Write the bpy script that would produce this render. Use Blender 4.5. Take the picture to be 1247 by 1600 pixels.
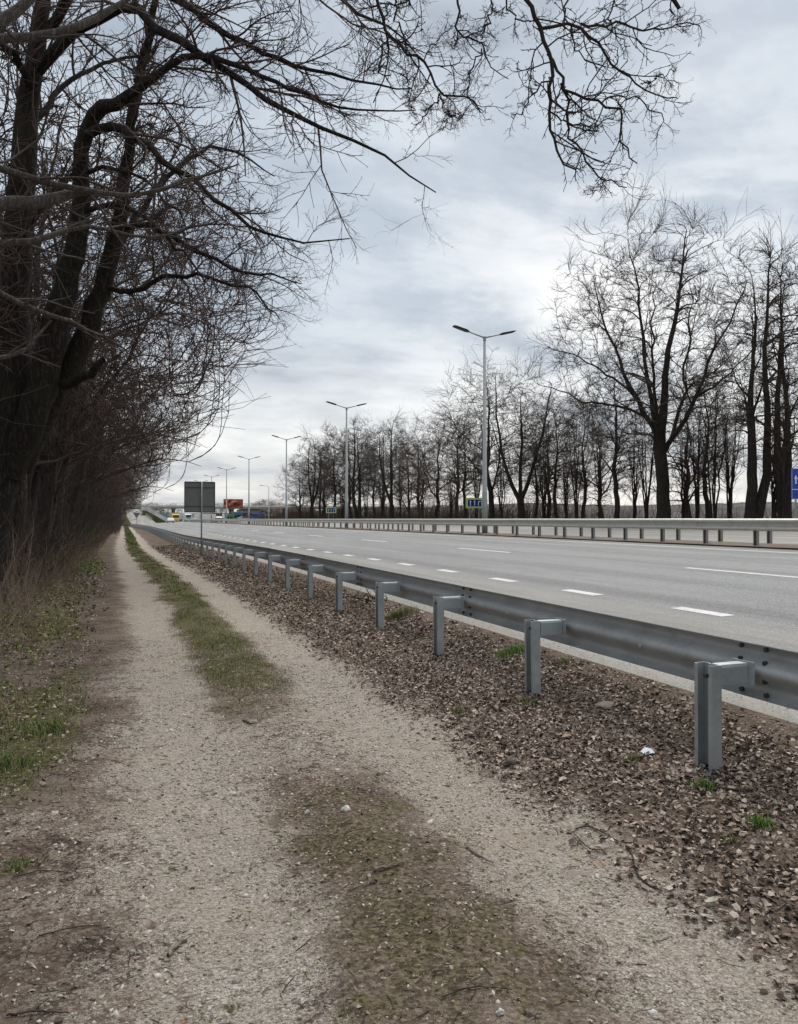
import bpy, math, random
import numpy as np
from math import sin, cos, pi, radians
random.seed(7)
RNG = np.random.default_rng(7)
for o in list(bpy.data.objects):
    bpy.data.objects.remove(o)
SC = bpy.context.scene
COL = SC.collection

# ------------------------------------------------------------------ camera
EYE = 1.69
YAW = math.atan((623.5 - 193.0) / 1230.0)
PITCH = math.atan(11.0 / 1230.0)
cam_d = bpy.data.cameras.new('camera')
cam = bpy.data.objects.new('camera', cam_d)
COL.objects.link(cam)
cam.location = (0, 0, EYE)
cam.rotation_euler = (pi / 2 + PITCH, 0, -YAW)
cam_d.sensor_fit = 'AUTO'
cam_d.sensor_width = 36.0
cam_d.lens = 36.0 * 1230.0 / 1600.0
cam_d.clip_start = 0.05
cam_d.clip_end = 9000
SC.camera = cam

# ------------------------------------------------------------------ view
SC.view_settings.view_transform = 'Standard'
SC.view_settings.look = 'None'
SC.view_settings.gamma = 1.0
SC.view_settings.use_curve_mapping = False
SC.view_settings.exposure = 1.15

# ------------------------------------------------------------------ sky and sun
SUN_EL, SUN_AZ = radians(56), radians(34)      # azimuth clockwise from the road direction (+Y)
world = bpy.data.worlds.new('World')
SC.world = world
world.use_nodes = True
wt = world.node_tree
wt.nodes.clear()
def wn(t, **k):
    n = wt.nodes.new(t)
    for a, b in k.items():
        setattr(n, a, b)
    return n
def wmath(op, a, b=None, clamp=False):
    n = wn('ShaderNodeMath', operation=op, use_clamp=clamp)
    for i, v in enumerate((a, b)):
        if v is None: continue
        if isinstance(v, (int, float)): n.inputs[i].default_value = v
        else: wt.links.new(v, n.inputs[i])
    return n.outputs[0]
def wramp(fac, stops, interp='EASE'):
    r = wn('ShaderNodeValToRGB')
    r.color_ramp.interpolation = interp
    el = r.color_ramp.elements
    while len(el) < len(stops): el.new(0.5)
    for e, (p, c) in zip(el, stops):
        e.position = p; e.color = (c[0], c[1], c[2], 1)
    wt.links.new(fac, r.inputs[0])
    return r.outputs[0]
def wmix(f, a, b, mode='MIX'):
    m = wn('ShaderNodeMix', data_type='RGBA', blend_type=mode)
    for s, v in ((m.inputs[0], f), (m.inputs[6], a), (m.inputs[7], b)):
        if isinstance(v, (int, float)): s.default_value = v
        elif isinstance(v, tuple): s.default_value = (*v, 1)
        else: wt.links.new(v, s)
    return m.outputs[2]
tc = wn('ShaderNodeTexCoord')
sep = wn('ShaderNodeSeparateXYZ'); wt.links.new(tc.outputs['Generated'], sep.inputs[0])
zc = wmath('MAXIMUM', sep.outputs[2], 0.0)
den = wmath('ADD', zc, 0.22)
cmb = wn('ShaderNodeCombineXYZ')
wt.links.new(wmath('DIVIDE', sep.outputs[0], den), cmb.inputs[0])
wt.links.new(wmath('DIVIDE', sep.outputs[1], den), cmb.inputs[1])
def wnoise(scale, detail, rough, dist, rot, stretch, loc):
    mp = wn('ShaderNodeMapping')
    mp.inputs['Rotation'].default_value = (0, 0, rot)
    mp.inputs['Scale'].default_value = stretch
    mp.inputs['Location'].default_value = loc
    wt.links.new(cmb.outputs[0], mp.inputs[0])
    n = wn('ShaderNodeTexNoise')
    n.inputs['Scale'].default_value = scale
    n.inputs['Detail'].default_value = detail
    n.inputs['Roughness'].default_value = rough
    n.inputs['Distortion'].default_value = dist
    wt.links.new(mp.outputs[0], n.inputs['Vector'])
    return n.outputs[0]
big = wnoise(0.55, 3, 0.5, 0.6, radians(25), (1.0, 1.25, 1), (3.1, 0.4, 0))
mid = wnoise(1.9, 7, 0.56, 0.25, radians(20), (1.0, 1.3, 1), (1.3, 4.2, 0))
fin = wnoise(4.0, 6, 0.6, 0.3, radians(30), (1.0, 1.5, 1), (0, 0, 2))
cl = wmath('ADD', wmath('MULTIPLY', big, 0.50), wmath('ADD', wmath('MULTIPLY', mid, 0.42), wmath('MULTIPLY', fin, 0.15)))
# a veil of cloud: thick grey-blue bases, thin bright parts
cloud = wramp(cl, [(0.42, (1.80, 2.06, 2.40)), (0.49, (2.32, 2.62, 2.95)), (0.56, (2.85, 3.13, 3.36)), (0.68, (3.6, 3.78, 3.88))])
low = wramp(zc, [(0.0, (1, 1, 1)), (0.10, (0.75, 0.75, 0.75)), (0.30, (0.0, 0.0, 0.0))])
lowcol = wramp(cl, [(0.42, (2.6, 2.72, 2.92)), (0.52, (3.5, 3.5, 3.52)), (0.62, (4.6, 4.5, 4.35))])
sky = wn('ShaderNodeTexSky', sky_type='NISHITA')
sky.sun_disc = False
sky.sun_elevation = SUN_EL
sky.sun_rotation = SUN_AZ
sky.air_density = 1.0; sky.dust_density = 2.0
cover = wramp(cl, [(0.36, (0.97, 0.97, 0.97)), (0.62, (0.9, 0.9, 0.9))])
cloudc = wmix(low, cloud, lowcol)
# the hidden sun brightens the thinner cloud on its side of the sky
dv = wn('ShaderNodeVectorMath', operation='DOT_PRODUCT')
wt.links.new(tc.outputs['Generated'], dv.inputs[0])
dv.inputs[1].default_value = (sin(SUN_AZ) * cos(radians(16)), cos(SUN_AZ) * cos(radians(16)), sin(radians(16)))
gl = wmath('POWER', wmath('MAXIMUM', dv.outputs['Value'], 0.0), 40.0)
thin = wramp(cl, [(0.46, (0, 0, 0)), (0.62, (1, 1, 1))])
cloudc = wmix(wmath('MULTIPLY', gl, thin), cloudc, (4.6, 4.5, 4.35))
final = wmix(cover, sky.outputs[0], cloudc)
bg = wn('ShaderNodeBackground'); bg.inputs[1].default_value = 0.10
wt.links.new(final, bg.inputs[0])
wo = wn('ShaderNodeOutputWorld'); wt.links.new(bg.outputs[0], wo.inputs[0])

sun_d = bpy.data.lights.new('sun', 'SUN')
sun_d.energy = 1.5
sun_d.angle = radians(40)
sun_d.color = (1.0, 0.955, 0.89)
sun = bpy.data.objects.new('sun', sun_d)
COL.objects.link(sun)
sun.location = (0, 0, 60)
sun.rotation_euler = (pi / 2 - SUN_EL, 0, pi - SUN_AZ)

# ------------------------------------------------------------------ helpers
CF = np.array([sin(YAW) * cos(PITCH), cos(YAW) * cos(PITCH), sin(PITCH)])
CR = np.array([cos(YAW), -sin(YAW), 0.0])
CU = np.cross(CR, CF)
def at(px, py, depth):
    """point of the place seen at photo pixel (px, py), that many metres ahead of the camera"""
    return np.array([0, 0, EYE]) + depth * (CF + CR * (px - 623.5) / 1230.0 + CU * (800.0 - py) / 1230.0)
def road_at(px, X):
    """Y on the line X that shows in column px"""
    depth = 1303.2 * X / (px - 193.0)
    return (depth - sin(YAW) * X) / cos(YAW)
def sstep(a, b, x):
    t = np.clip((np.asarray(x, float) - a) / (b - a), 0, 1)
    return t * t * (3 - 2 * t)
def _h(ix, iy, s):
    n = (ix.astype(np.int64) * 374761393 + iy.astype(np.int64) * 668265263 + s * 974711) & 0x7fffffff
    n = ((n ^ (n >> 13)) * 1274126177) & 0x7fffffff
    n = n ^ (n >> 16)
    return (n & 0xffff) / 65535.0
def vnoise(x, y, s=0):
    x = np.asarray(x, float); y = np.asarray(y, float)
    ix = np.floor(x); iy = np.floor(y)
    fx = x - ix; fy = y - iy
    fx = fx * fx * (3 - 2 * fx); fy = fy * fy * (3 - 2 * fy)
    a = _h(ix, iy, s); b = _h(ix + 1, iy, s); c = _h(ix, iy + 1, s); d = _h(ix + 1, iy + 1, s)
    return (a * (1 - fx) + b * fx) * (1 - fy) + (c * (1 - fx) + d * fx) * fy
def fbm(x, y, s=0, o=4):
    t = 0; a = 0.5; n = 0
    for k in range(o):
        t = t + a * vnoise(x * 2 ** k, y * 2 ** k, s + k * 17); n += a; a *= 0.5
    return t / n

def tag(o, label=None, cat=None, group=None, kind=None):
    if label: o['label'] = label
    if cat: o['category'] = cat
    if group: o['group'] = group
    if kind: o['kind'] = kind
    return o
def empty(name, loc=(0, 0, 0), rz=0.0):
    o = bpy.data.objects.new(name, None)
    o.empty_display_size = 0.2
    COL.objects.link(o)
    o.location = loc; o.rotation_euler = (0, 0, rz)
    return o
def add_mesh(name, mesh, parent=None, loc=None, rot=None):
    o = bpy.data.objects.new(name, mesh)
    COL.objects.link(o)
    if parent: o.parent = parent
    if loc is not None: o.location = loc
    if rot is not None: o.rotation_euler = rot
    return o
def mesh_np(name, V, Fs, mats, smooth=False, attrs=None):
    """V (n,3); Fs list of (m,k) index arrays"""
    me = bpy.data.meshes.new(name)
    V = np.asarray(V, np.float32)
    me.vertices.add(len(V)); me.vertices.foreach_set('co', V.ravel())
    Fs = [np.asarray(f, np.int32) for f in Fs if len(f)]
    nl = sum(f.size for f in Fs); nf = sum(len(f) for f in Fs)
    me.loops.add(nl); me.polygons.add(nf)
    me.loops.foreach_set('vertex_index', np.concatenate([f.ravel() for f in Fs]))
    tot = np.concatenate([np.full(len(f), f.shape[1], np.int32) for f in Fs])
    st = np.concatenate([[0], np.cumsum(tot)[:-1]]).astype(np.int32)
    me.polygons.foreach_set('loop_start', st)
    if smooth:
        me.polygons.foreach_set('use_smooth', np.ones(nf, bool))
    for k, v in (attrs or {}).items():
        v = np.asarray(v, np.float32)
        if v.ndim == 2:
            a = me.attributes.new(k, 'FLOAT_COLOR', 'POINT')
            a.data.foreach_set('color', np.concatenate([v, np.ones((len(v), 1), np.float32)], 1).ravel() if v.shape[1] == 3 else v.ravel())
        else:
            a = me.attributes.new(k, 'FLOAT', 'POINT'); a.data.foreach_set('value', v)
    me.update(calc_edges=True)
    for m in (mats if isinstance(mats, (list, tuple)) else [mats]):
        me.materials.append(m)
    return me

class MB:
    """collects boxes, prisms, tubes; build() links them as one mesh"""
    def __init__(s): s.v = []; s.f = []; s.m = []
    def quad(s, pts, mi=0):
        b = len(s.v); s.v += [tuple(p) for p in pts]; s.f.append(tuple(range(b, b + len(pts)))); s.m.append(mi); return s
    def box(s, c, d, mi=0, rz=0.0, taper=1.0):
        cx, cy, cz = c; dx, dy, dz = d[0] / 2, d[1] / 2, d[2] / 2
        b = len(s.v); cr, sr = cos(rz), sin(rz)
        for z, k in ((-dz, 1.0), (dz, taper)):
            for x, y in ((-dx, -dy), (dx, -dy), (dx, dy), (-dx, dy)):
                x *= k; y *= k
                s.v.append((cx + x * cr - y * sr, cy + x * sr + y * cr, cz + z))
        for q in ((3, 2, 1, 0), (4, 5, 6, 7), (0, 1, 5, 4), (1, 2, 6, 5), (2, 3, 7, 6), (3, 0, 4, 7)):
            s.f.append(tuple(b + i for i in q)); s.m.append(mi)
        return s
    def extrude(s, prof, p0, p1, ax_u, ax_v, mi=0, caps=True):
        """closed profile [(u,v)] swept from p0 to p1"""
        n = len(prof); b = len(s.v)
        for p in (p0, p1):
            for u, v in prof:
                s.v.append(tuple(p[i] + ax_u[i] * u + ax_v[i] * v for i in range(3)))
        for i in range(n):
            j = (i + 1) % n
            s.f.append((b + i, b + j, b + n + j, b + n + i)); s.m.append(mi)
        if caps:
            s.f.append(tuple(b + i for i in reversed(range(n)))); s.m.append(mi)
            s.f.append(tuple(b + n + i for i in range(n))); s.m.append(mi)
        return s
    def tube(s, pts, rad, sides=8, mi=0, caps=True):
        pts = [np.array(p, float) for p in pts]; b = len(s.v); n = len(pts)
        for k, p in enumerate(pts):
            t = pts[min(k + 1, n - 1)] - pts[max(k - 1, 0)]; t = t / np.linalg.norm(t)
            ref = np.array([0, 0, 1.0]) if abs(t[2]) < 0.9 else np.array([0, 1.0, 0])
            u = np.cross(t, ref); u /= np.linalg.norm(u); w = np.cross(t, u)
            r = rad[k] if hasattr(rad, '__len__') else rad
            for i in range(sides):
                a = 2 * pi * i / sides
                s.v.append(tuple(p + r * (cos(a) * u + sin(a) * w)))
        for k in range(n - 1):
            for i in range(sides):
                j = (i + 1) % sides
                s.f.append((b + k * sides + i, b + k * sides + j, b + (k + 1) * sides + j, b + (k + 1) * sides + i)); s.m.append(mi)
        if caps:
            s.f.append(tuple(b + i for i in reversed(range(sides)))); s.m.append(mi)
            s.f.append(tuple(b + (n - 1) * sides + i for i in range(sides))); s.m.append(mi)
        return s
    def disc(s, c, r, n, axis, thick=0.01, mi=0):
        c = np.array(c, float); a = np.array(axis, float); a /= np.linalg.norm(a)
        return s.tube([c - a * thick / 2, c + a * thick / 2], r, n, mi)
    def mesh(s, name, mats, smooth=False):
        me = bpy.data.meshes.new(name)
        me.from_pydata(s.v, [], s.f)
        mats = mats if isinstance(mats, (list, tuple)) else [mats]
        for m in mats: me.materials.append(m)
        me.polygons.foreach_set('material_index', s.m)
        if smooth: me.polygons.foreach_set('use_smooth', [True] * len(s.f))
        me.update()
        return me
    def build(s, name, mats, parent=None, loc=None, rot=None, smooth=False):
        return add_mesh(name, s.mesh(name, mats, smooth), parent, loc, rot)
def bevel(o, w=0.004, seg=1, ang=35):
    m = o.modifiers.new('bevel', 'BEVEL'); m.width = w; m.segments = seg
    m.limit_method = 'ANGLE'; m.angle_limit = radians(ang)
    return o

# ------------------------------------------------------------------ materials
class NT:
    def __init__(s, name, rough=0.8, spec=0.3, metal=0.0):
        s.mat = bpy.data.materials.new(name); s.mat.use_nodes = True
        s.t = s.mat.node_tree
        s.b = s.t.nodes['Principled BSDF']
        s.b.inputs['Roughness'].default_value = rough
        s.b.inputs['Specular IOR Level'].default_value = spec
        s.b.inputs['Metallic'].default_value = metal
        s._geo = None
    def n(s, t, **k):
        x = s.t.nodes.new(t)
        for a, b in k.items(): setattr(x, a, b)
        return x
    def put(s, sock, v):
        if isinstance(v, (int, float)): sock.default_value = v
        elif isinstance(v, tuple): sock.default_value = (*v, 1) if len(v) == 3 and sock.type == 'RGBA' else v
        else: s.t.links.new(v, sock)
    @property
    def pos(s):
        if s._geo is None: s._geo = s.n('ShaderNodeNewGeometry')
        return s._geo.outputs['Position']
    @property
    def island(s):
        s.pos
        return s._geo.outputs['Random Per Island']
    def objc(s): return s.n('ShaderNodeTexCoord').outputs['Object']
    def map(s, vec, scale=(1, 1, 1), rot=(0, 0, 0), loc=(0, 0, 0)):
        m = s.n('ShaderNodeMapping'); m.inputs['Scale'].default_value = scale
        m.inputs['Rotation'].default_value = rot; m.inputs['Location'].default_value = loc
        s.t.links.new(vec, m.inputs[0]); return m.outputs[0]
    def noise(s, vec, scale, detail=4, rough=0.55, dist=0.0, col=False):
        x = s.n('ShaderNodeTexNoise'); s.t.links.new(vec, x.inputs['Vector'])
        x.inputs['Scale'].default_value = scale; x.inputs['Detail'].default_value = detail
        x.inputs['Roughness'].default_value = rough; x.inputs['Distortion'].default_value = dist
        return x.outputs[1 if col else 0]
    def voro(s, vec, scale, feature='F1', out='Distance', rand=1.0):
        x = s.n('ShaderNodeTexVoronoi', feature=feature); s.t.links.new(vec, x.inputs['Vector'])
        x.inputs['Scale'].default_value = scale
        x.inputs['Randomness'].default_value = rand
        return x.outputs[out]
    def math(s, op, a, b=None, c=None, clamp=False):
        x = s.n('ShaderNodeMath', operation=op, use_clamp=clamp)
        for i, v in enumerate((a, b, c)):
            if v is not None: s.put(x.inputs[i], v)
        return x.outputs[0]
    def mix(s, f, a, b, mode='MIX'):
        x = s.n('ShaderNodeMix', data_type='RGBA', blend_type=mode)
        s.put(x.inputs[0], f); s.put(x.inputs[6], a); s.put(x.inputs[7], b)
        return x.outputs[2]
    def ramp(s, f, stops, interp='LINEAR'):
        r = s.n('ShaderNodeValToRGB'); r.color_ramp.interpolation = interp
        el = r.color_ramp.elements
        while len(el) < len(stops): el.new(0.5)
        for e, (p, c) in zip(el, stops):
            if isinstance(c, (int, float)): c = (c, c, c)
            e.position = p; e.color = (*c, 1)
        s.t.links.new(f, r.inputs[0]); return r.outputs[0]
    def attr(s, name, out='Fac'):
        a = s.n('ShaderNodeAttribute', attribute_name=name); return a.outputs[out]
    def sepc(s, c):
        x = s.n('ShaderNodeSeparateColor'); s.t.links.new(c, x.inputs[0]); return x.outputs
    def color(s, v): s.put(s.b.inputs['Base Color'], v); return s
    def rough(s, v): s.put(s.b.inputs['Roughness'], v); return s
    def bump(s, h, strength=0.3, dist=0.01):
        x = s.n('ShaderNodeBump'); x.inputs['Strength'].default_value = strength
        x.inputs['Distance'].default_value = dist
        s.t.links.new(h, x.inputs['Height']); s.t.links.new(x.outputs[0], s.b.inputs['Normal']); return s

def mat_plain(name, c, rough=0.6, spec=0.3, metal=0.0, var=0.12, scale=3.0):
    n = NT(name, rough, spec, metal)
    f = n.noise(n.objc(), scale, 5)
    lo = tuple(max(0, x * (1 - var)) for x in c); hi = tuple(min(1, x * (1 + var)) for x in c)
    n.color(n.ramp(f, [(0.3, lo), (0.7, hi)]))
    return n.mat
def mat_bark(name, a, b, moss=None, sc=1.0, bump=0.6):
    n = NT(name, 0.92, 0.15)
    p = n.pos
    q = n.mix(0.14 / sc, p, n.noise(p, 3.0 * sc, 5, 0.7, col=True), 'ADD')
    st = n.map(q, (9 * sc, 9 * sc, 1.2 * sc))
    f = n.noise(st, 2.2, 8, 0.72, 0.6)
    ridge = n.math('ABSOLUTE', n.math('SUBTRACT', n.noise(n.map(q, (11 * sc, 11 * sc, 1.5 * sc)), 1.5, 4, 0.6), 0.5))
    vv = n.ramp(ridge, [(0.0, 0.0), (0.11, 1.0)])
    h = n.math('ADD', f, n.math('MULTIPLY', vv, 0.35))
    c = n.ramp(h, [(0.40, tuple(x * 0.5 for x in a)), (0.72, a), (1.0, b)])
    if moss:
        m = n.noise(p, 0.9, 4)
        c = n.mix(n.ramp(m, [(0.5, 0.0), (0.68, 0.55)]), c, moss)
    n.color(c); n.bump(h, bump, 0.03)
    return n.mat
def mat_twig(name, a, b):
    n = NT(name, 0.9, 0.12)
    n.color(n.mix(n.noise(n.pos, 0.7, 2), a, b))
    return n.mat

M = {}
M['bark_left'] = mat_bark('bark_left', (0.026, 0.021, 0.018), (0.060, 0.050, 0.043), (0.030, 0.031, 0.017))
M['bark_right'] = mat_bark('bark_right', (0.036, 0.030, 0.026), (0.066, 0.056, 0.048), (0.036, 0.038, 0.022))
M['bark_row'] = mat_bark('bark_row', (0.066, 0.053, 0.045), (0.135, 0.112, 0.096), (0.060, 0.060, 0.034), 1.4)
M['bark_grey'] = mat_bark('bark_grey', (0.085, 0.072, 0.064), (0.150, 0.130, 0.118), None, 2.0, 0.4)
M['twig_left'] = mat_twig('twig_left', (0.066, 0.047, 0.043), (0.112, 0.080, 0.071))
M['twig_near'] = mat_twig('twig_near', (0.055, 0.046, 0.042), (0.082, 0.070, 0.064))
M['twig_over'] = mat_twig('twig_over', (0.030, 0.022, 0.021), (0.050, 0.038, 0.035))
M['twig_right'] = mat_twig('twig_right', (0.056, 0.045, 0.038), (0.082, 0.064, 0.053))
M['twig_red'] = mat_twig('twig_red', (0.064, 0.044, 0.037), (0.095, 0.066, 0.054))
def galv(name, base, rough=0.5):
    n = NT(name, rough, 0.5, 0.55)
    p = n.pos
    sp = n.voro(p, 38.0, 'F1', 'Color')
    s1 = n.sepc(sp)[0]
    f = n.noise(n.map(p, (2, 2, 2)), 1.7, 6, 0.6)
    k = n.math('ADD', n.math('MULTIPLY', s1, 0.18), f)
    grime = n.noise(p, 5.0, 7, 0.7)
    c = n.ramp(k, [(0.3, tuple(x * 0.86 for x in base)), (0.75, tuple(x * 1.08 for x in base))])
    n.color(n.mix(n.ramp(grime, [(0.52, 0.0), (0.75, 0.45)]), c, (0.17, 0.145, 0.12)))
    n.rough(n.ramp(f, [(0.3, rough - 0.06), (0.7, rough + 0.14)]))
    return n.mat
M['zinc_post'] = galv('zinc_post', (0.40, 0.435, 0.44), 0.5)
M['zinc_rail'] = galv('zinc_rail', (0.40, 0.41, 0.41), 0.5)
M['zinc_median'] = galv('zinc_median', (0.52, 0.51, 0.46), 0.5)
M['zinc_medpost'] = galv('zinc_medpost', (0.30, 0.30, 0.28), 0.55)
M['pole'] = galv('pole', (0.32, 0.335, 0.335), 0.55)
M['bolt'] = mat_plain('bolt', (0.06, 0.06, 0.06), 0.6, 0.4, 0.4)
M['hole_bright'] = mat_plain('hole_bright', (0.5, 0.5, 0.5), 0.4, 0.5, 0.6)  # pale grey of the added discs, imitates light seen through beam holes
# ================================================================== ground, roads
ROAD_X0, ROAD_X1 = 4.45, 18.0
XSL = 0.0448
def drop(Y): return 0.27 * sstep(18, 60, Y)
def zroad(X, Y):
    X = np.asarray(X, float)
    z = np.where(X <= 18.0, 0.24 + XSL * (X - 4.5), 0.845 + 0.02 * np.clip(X - 18.0, 0, 15))
    return z - drop(Y) * np.clip((9.0 - X) / 4.5, 0, 1)
def delta(Y): return -0.6 * sstep(12, 60, Y)
def uwarp(X, Y): return np.asarray(X) - delta(Y)
def ground_z(X, Y, fine=True):
    X = np.asarray(X, float); Y = np.asarray(Y, float)
    u = uwarp(X, Y)
    near = -drop(Y)
    z = near + 0 * X
    # wheel tracks a little hollow, the strip between them a little proud
    amp = 0.035
    z = z - amp * (np.exp(-((u - 0.42) / 0.38) ** 2) + np.exp(-((u - 2.12) / 0.36) ** 2))
    z = z + 0.03 * np.exp(-((u - 1.28) / 0.28) ** 2)
    # leaf bank under the guardrail, rising to the carriageway
    rz = zroad(np.maximum(X, 4.5), Y)
    k = sstep(3.72, 4.5, X + 0.22 * (fbm(X * 1.3, Y * 1.3, 5) - 0.5))
    z = np.where(X > 3.4, z * (1 - k) + (rz - 0.02) * k, z)
    z = z + 0.05 * sstep(2.5, 3.2, X) * (1 - k) * (0.4 + fbm(X * 1.5, Y * 1.5, 9))
    # verge on the tree side
    z = z + sstep(-0.3, -2.6, X) * (0.10 * fbm(X * 0.9, Y * 0.9, 3) + 0.04) + 0.25 * sstep(-3, -9, X) * fbm(X * .25, Y * .25, 8)
    # under the roads the ground lies below the asphalt
    z = np.where(X > 4.6, rz - 0.12, z)
    # land beyond the far carriageway
    far = 1.02 + 0.10 * fbm(X * 0.2, Y * 0.2, 12) + 0.9 * sstep(40, 70, X) * (fbm(X * 0.03, Y * 0.03, 14) - 0.6)
    far = far - 3.0 * sstep(90, 500, X)
    z = np.where(X > 33.2, z * 0 + far, z)
    if fine:
        d = np.hypot(X, Y)
        on = (X < 4.5)
        w = np.clip(1.3 - d / 30, 0, 1) * on
        z = z + w * (0.020 * (fbm(X * 4, Y * 4, 21) - 0.5) + 0.016 * (fbm(X * 13, Y * 13, 23, 3) - 0.5))
    return z

def masks(X, Y):
    """R gravel, G green growth, B leaf litter, A dark moss patch - soft fields with noisy edges"""
    u = uwarp(X, Y)
    w1 = fbm(X * 1.1, Y * 0.8, 31) - 0.5
    w2 = fbm(X * 4.5, Y * 4.5, 33) - 0.5
    uu = u + w1 * 0.42 + w2 * 0.30
    tr = sstep(-0.20, 0.34, uu) * (1 - sstep(0.58, 1.08, uu)) + sstep(1.38, 1.88, uu) * (1 - sstep(2.15, 2.72, uu))
    cen = sstep(0.62, 1.06, uu) * (1 - sstep(1.40, 1.86, uu))
    # between 5 and 7.5 m ahead the strip is worn to stones
    worn = sstep(4.6, 5.6, Y + w1 * 1.2) * (1 - sstep(6.6, 8.2, Y + w1 * 2.0))
    nearer = 1 - sstep(1.9, 3.0, Y + w1)
    green = cen * sstep(6.6, 9.5, Y + w1 * 2.5) * (0.62 + 0.75 * (fbm(X * 2.2, Y * 0.9, 57) - 0.3))
    moss = cen * (1 - sstep(4.0, 5.4, Y + w1 * 1.2)) * (1 - 0.5 * nearer) * np.clip(0.45 + 2.0 * (fbm(X * 2.6, Y * 2.6, 58) - 0.32), 0.15, 1)
    grav = np.clip(tr + cen * worn * 0.6 + cen * nearer * 0.4, 0, 1)
    # bare trodden patch left of the left track, close to the camera
    bare = sstep(-1.3, -0.6, uu) * (1 - sstep(0.0, 0.12, uu)) * (1 - sstep(7, 12, Y))
    grav = np.clip(grav + bare * 0.36 * sstep(0.30, 0.62, fbm(X * 2.1, Y * 2.1, 41)), 0, 1)
    lit = np.clip(sstep(2.2, 2.72, uu) + (1 - sstep(-0.25, 0.1, uu)), 0, 1) * (1 - grav)
    tuft = sstep(0.52, 0.64, fbm(X * 0.9 + 5, Y * 0.45, 51)) * (1 - sstep(-0.55, -0.15, uu)) * sstep(-3.4, -2.2, X) * sstep(4.5, 6.0, Y)
    tuft2 = sstep(0.56, 0.66, fbm(X * 1.4 + 9, Y * 0.6, 53)) * sstep(2.5, 2.8, uu) * (1 - sstep(3.2, 3.7, X)) * sstep(10, 16, Y)
    green = np.clip(green + tuft * 0.85 + tuft2 * 0.7, 0, 1)
    return np.stack([grav, green, lit, moss], -1)

def axis(parts):
    out = []
    for a, b, s in parts:
        n = max(1, int(round((b - a) / s)))
        out.append(np.linspace(a, b, n, endpoint=False))
    out.append([parts[-1][1]])
    return np.concatenate(out)
gx = axis([(-3000, -400, 400), (-400, -60, 40), (-60, -12, 4), (-12, -4, 0.5), (-4, 4.8, 0.06), (4.8, 20, 2.0), (20, 33, 4), (33, 34, .5), (34, 80, 4), (80, 400, 30), (400, 4000, 400)])
gy = axis([(-3000, -300, 400), (-300, -20, 40), (-20, 1.2, 1.6), (1.2, 6, 0.06), (6, 12, 0.10), (12, 30, 0.25), (30, 70, 1.0), (70, 320, 5), (320, 800, 60), (800, 5000, 500)])
GX, GY = np.meshgrid(gx, gy)
GZ = ground_z(GX, GY)
nx, ny = len(gx), len(gy)
idx = np.arange(nx * ny).reshape(ny, nx)
Fq = np.stack([idx[:-1, :-1], idx[:-1, 1:], idx[1:, 1:], idx[1:, :-1]], -1).reshape(-1, 4)
MK = masks(GX, GY).reshape(-1, 4)

g = NT('ground_soil', 0.95, 0.1)
p = g.pos
cm = g.n('ShaderNodeAttribute', attribute_name='mask')
rgb = g.sepc(cm.outputs['Color'])
ed = g.math('SUBTRACT', g.noise(p, 26, 6, 0.7), 0.5)
ed2 = g.math('SUBTRACT', g.noise(p, 7, 5, 0.65), 0.5)
ed3 = g.math('SUBTRACT', g.noise(p, 75, 4, 0.8), 0.5)
def edge(s, k=0.9):
    v = g.math('ADD', s, g.math('MULTIPLY', g.math('ADD', g.math('ADD', ed, ed2), ed3), k))
    return g.ramp(v, [(0.34, 0.0), (0.66, 1.0)])
fg, fgr, fm = edge(rgb[0], 2.5), edge(rgb[1], 2.2), edge(cm.outputs['Alpha'], 2.6)
# crushed stone: grains of several sizes in pale dust
v1 = g.sepc(g.voro(p, 120, 'F1', 'Color'))[0]
v2 = g.sepc(g.voro(p, 46, 'F1', 'Color'))[1]
d2 = g.voro(p, 46, 'F1', 'Distance')
d1 = g.voro(p, 120, 'F1', 'Distance')
mott = g.noise(p, 1.3, 6, 0.6)
mott2 = g.noise(p, 5.5, 6, 0.65)
gr = g.math('ADD', g.math('MULTIPLY', v1, 0.5), g.math('MULTIPLY', g.noise(p, 70, 5, 0.75), 0.5))
stone = g.ramp(gr, [(0.16, (0.095, 0.078, 0.063)), (0.36, (0.285, 0.242, 0.200)), (0.58, (0.44, 0.388, 0.333)), (0.82, (0.68, 0.635, 0.58))])
dust = g.ramp(mott2, [(0.3, (0.265, 0.222, 0.18)), (0.7, (0.455, 0.395, 0.332))])
grc = g.mix(g.ramp(mott, [(0.38, 0.08), (0.62, 0.55)]), stone, dust)
grc = g.mix(g.ramp(g.math('ADD', v2, g.math('MULTIPLY', mott2, 0.5)), [(1.02, 0.0), (1.12, 0.55)]), grc, (0.50, 0.475, 0.44))
pink = g.ramp(g.noise(p, 0.8, 3), [(0.5, 0.0), (0.68, 0.3)])
grc = g.mix(pink, grc, (0.43, 0.335, 0.258))
# soil and rotten litter
sl = g.math('ADD', g.math('MULTIPLY', g.sepc(g.voro(p, 60, 'F1', 'Color'))[2], 0.45), g.math('MULTIPLY', g.noise(p, 38, 6, 0.75), 0.55))
litc = g.ramp(sl, [(0.2, (0.045, 0.033, 0.026)), (0.45, (0.125, 0.093, 0.073)), (0.65, (0.225, 0.172, 0.138)), (0.85, (0.40, 0.325, 0.265))])
dry = g.ramp(mott, [(0.4, 0.0), (0.65, 0.5)])
sl2 = g.noise(p, 2.6, 5, .6)
litc = g.mix(rgb[2], litc, g.mix(1.0, litc, (.70, .68, .66), 'MULTIPLY'))
litc = g.mix(1.0, litc, g.ramp(sl2, [(.35, .78), (.65, 1.25)]), 'MULTIPLY')
litc = g.mix(dry, litc, g.ramp(mott2, [(0.3, (0.17, 0.13, 0.102)), (0.7, (0.30, 0.24, 0.195))]))
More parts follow.
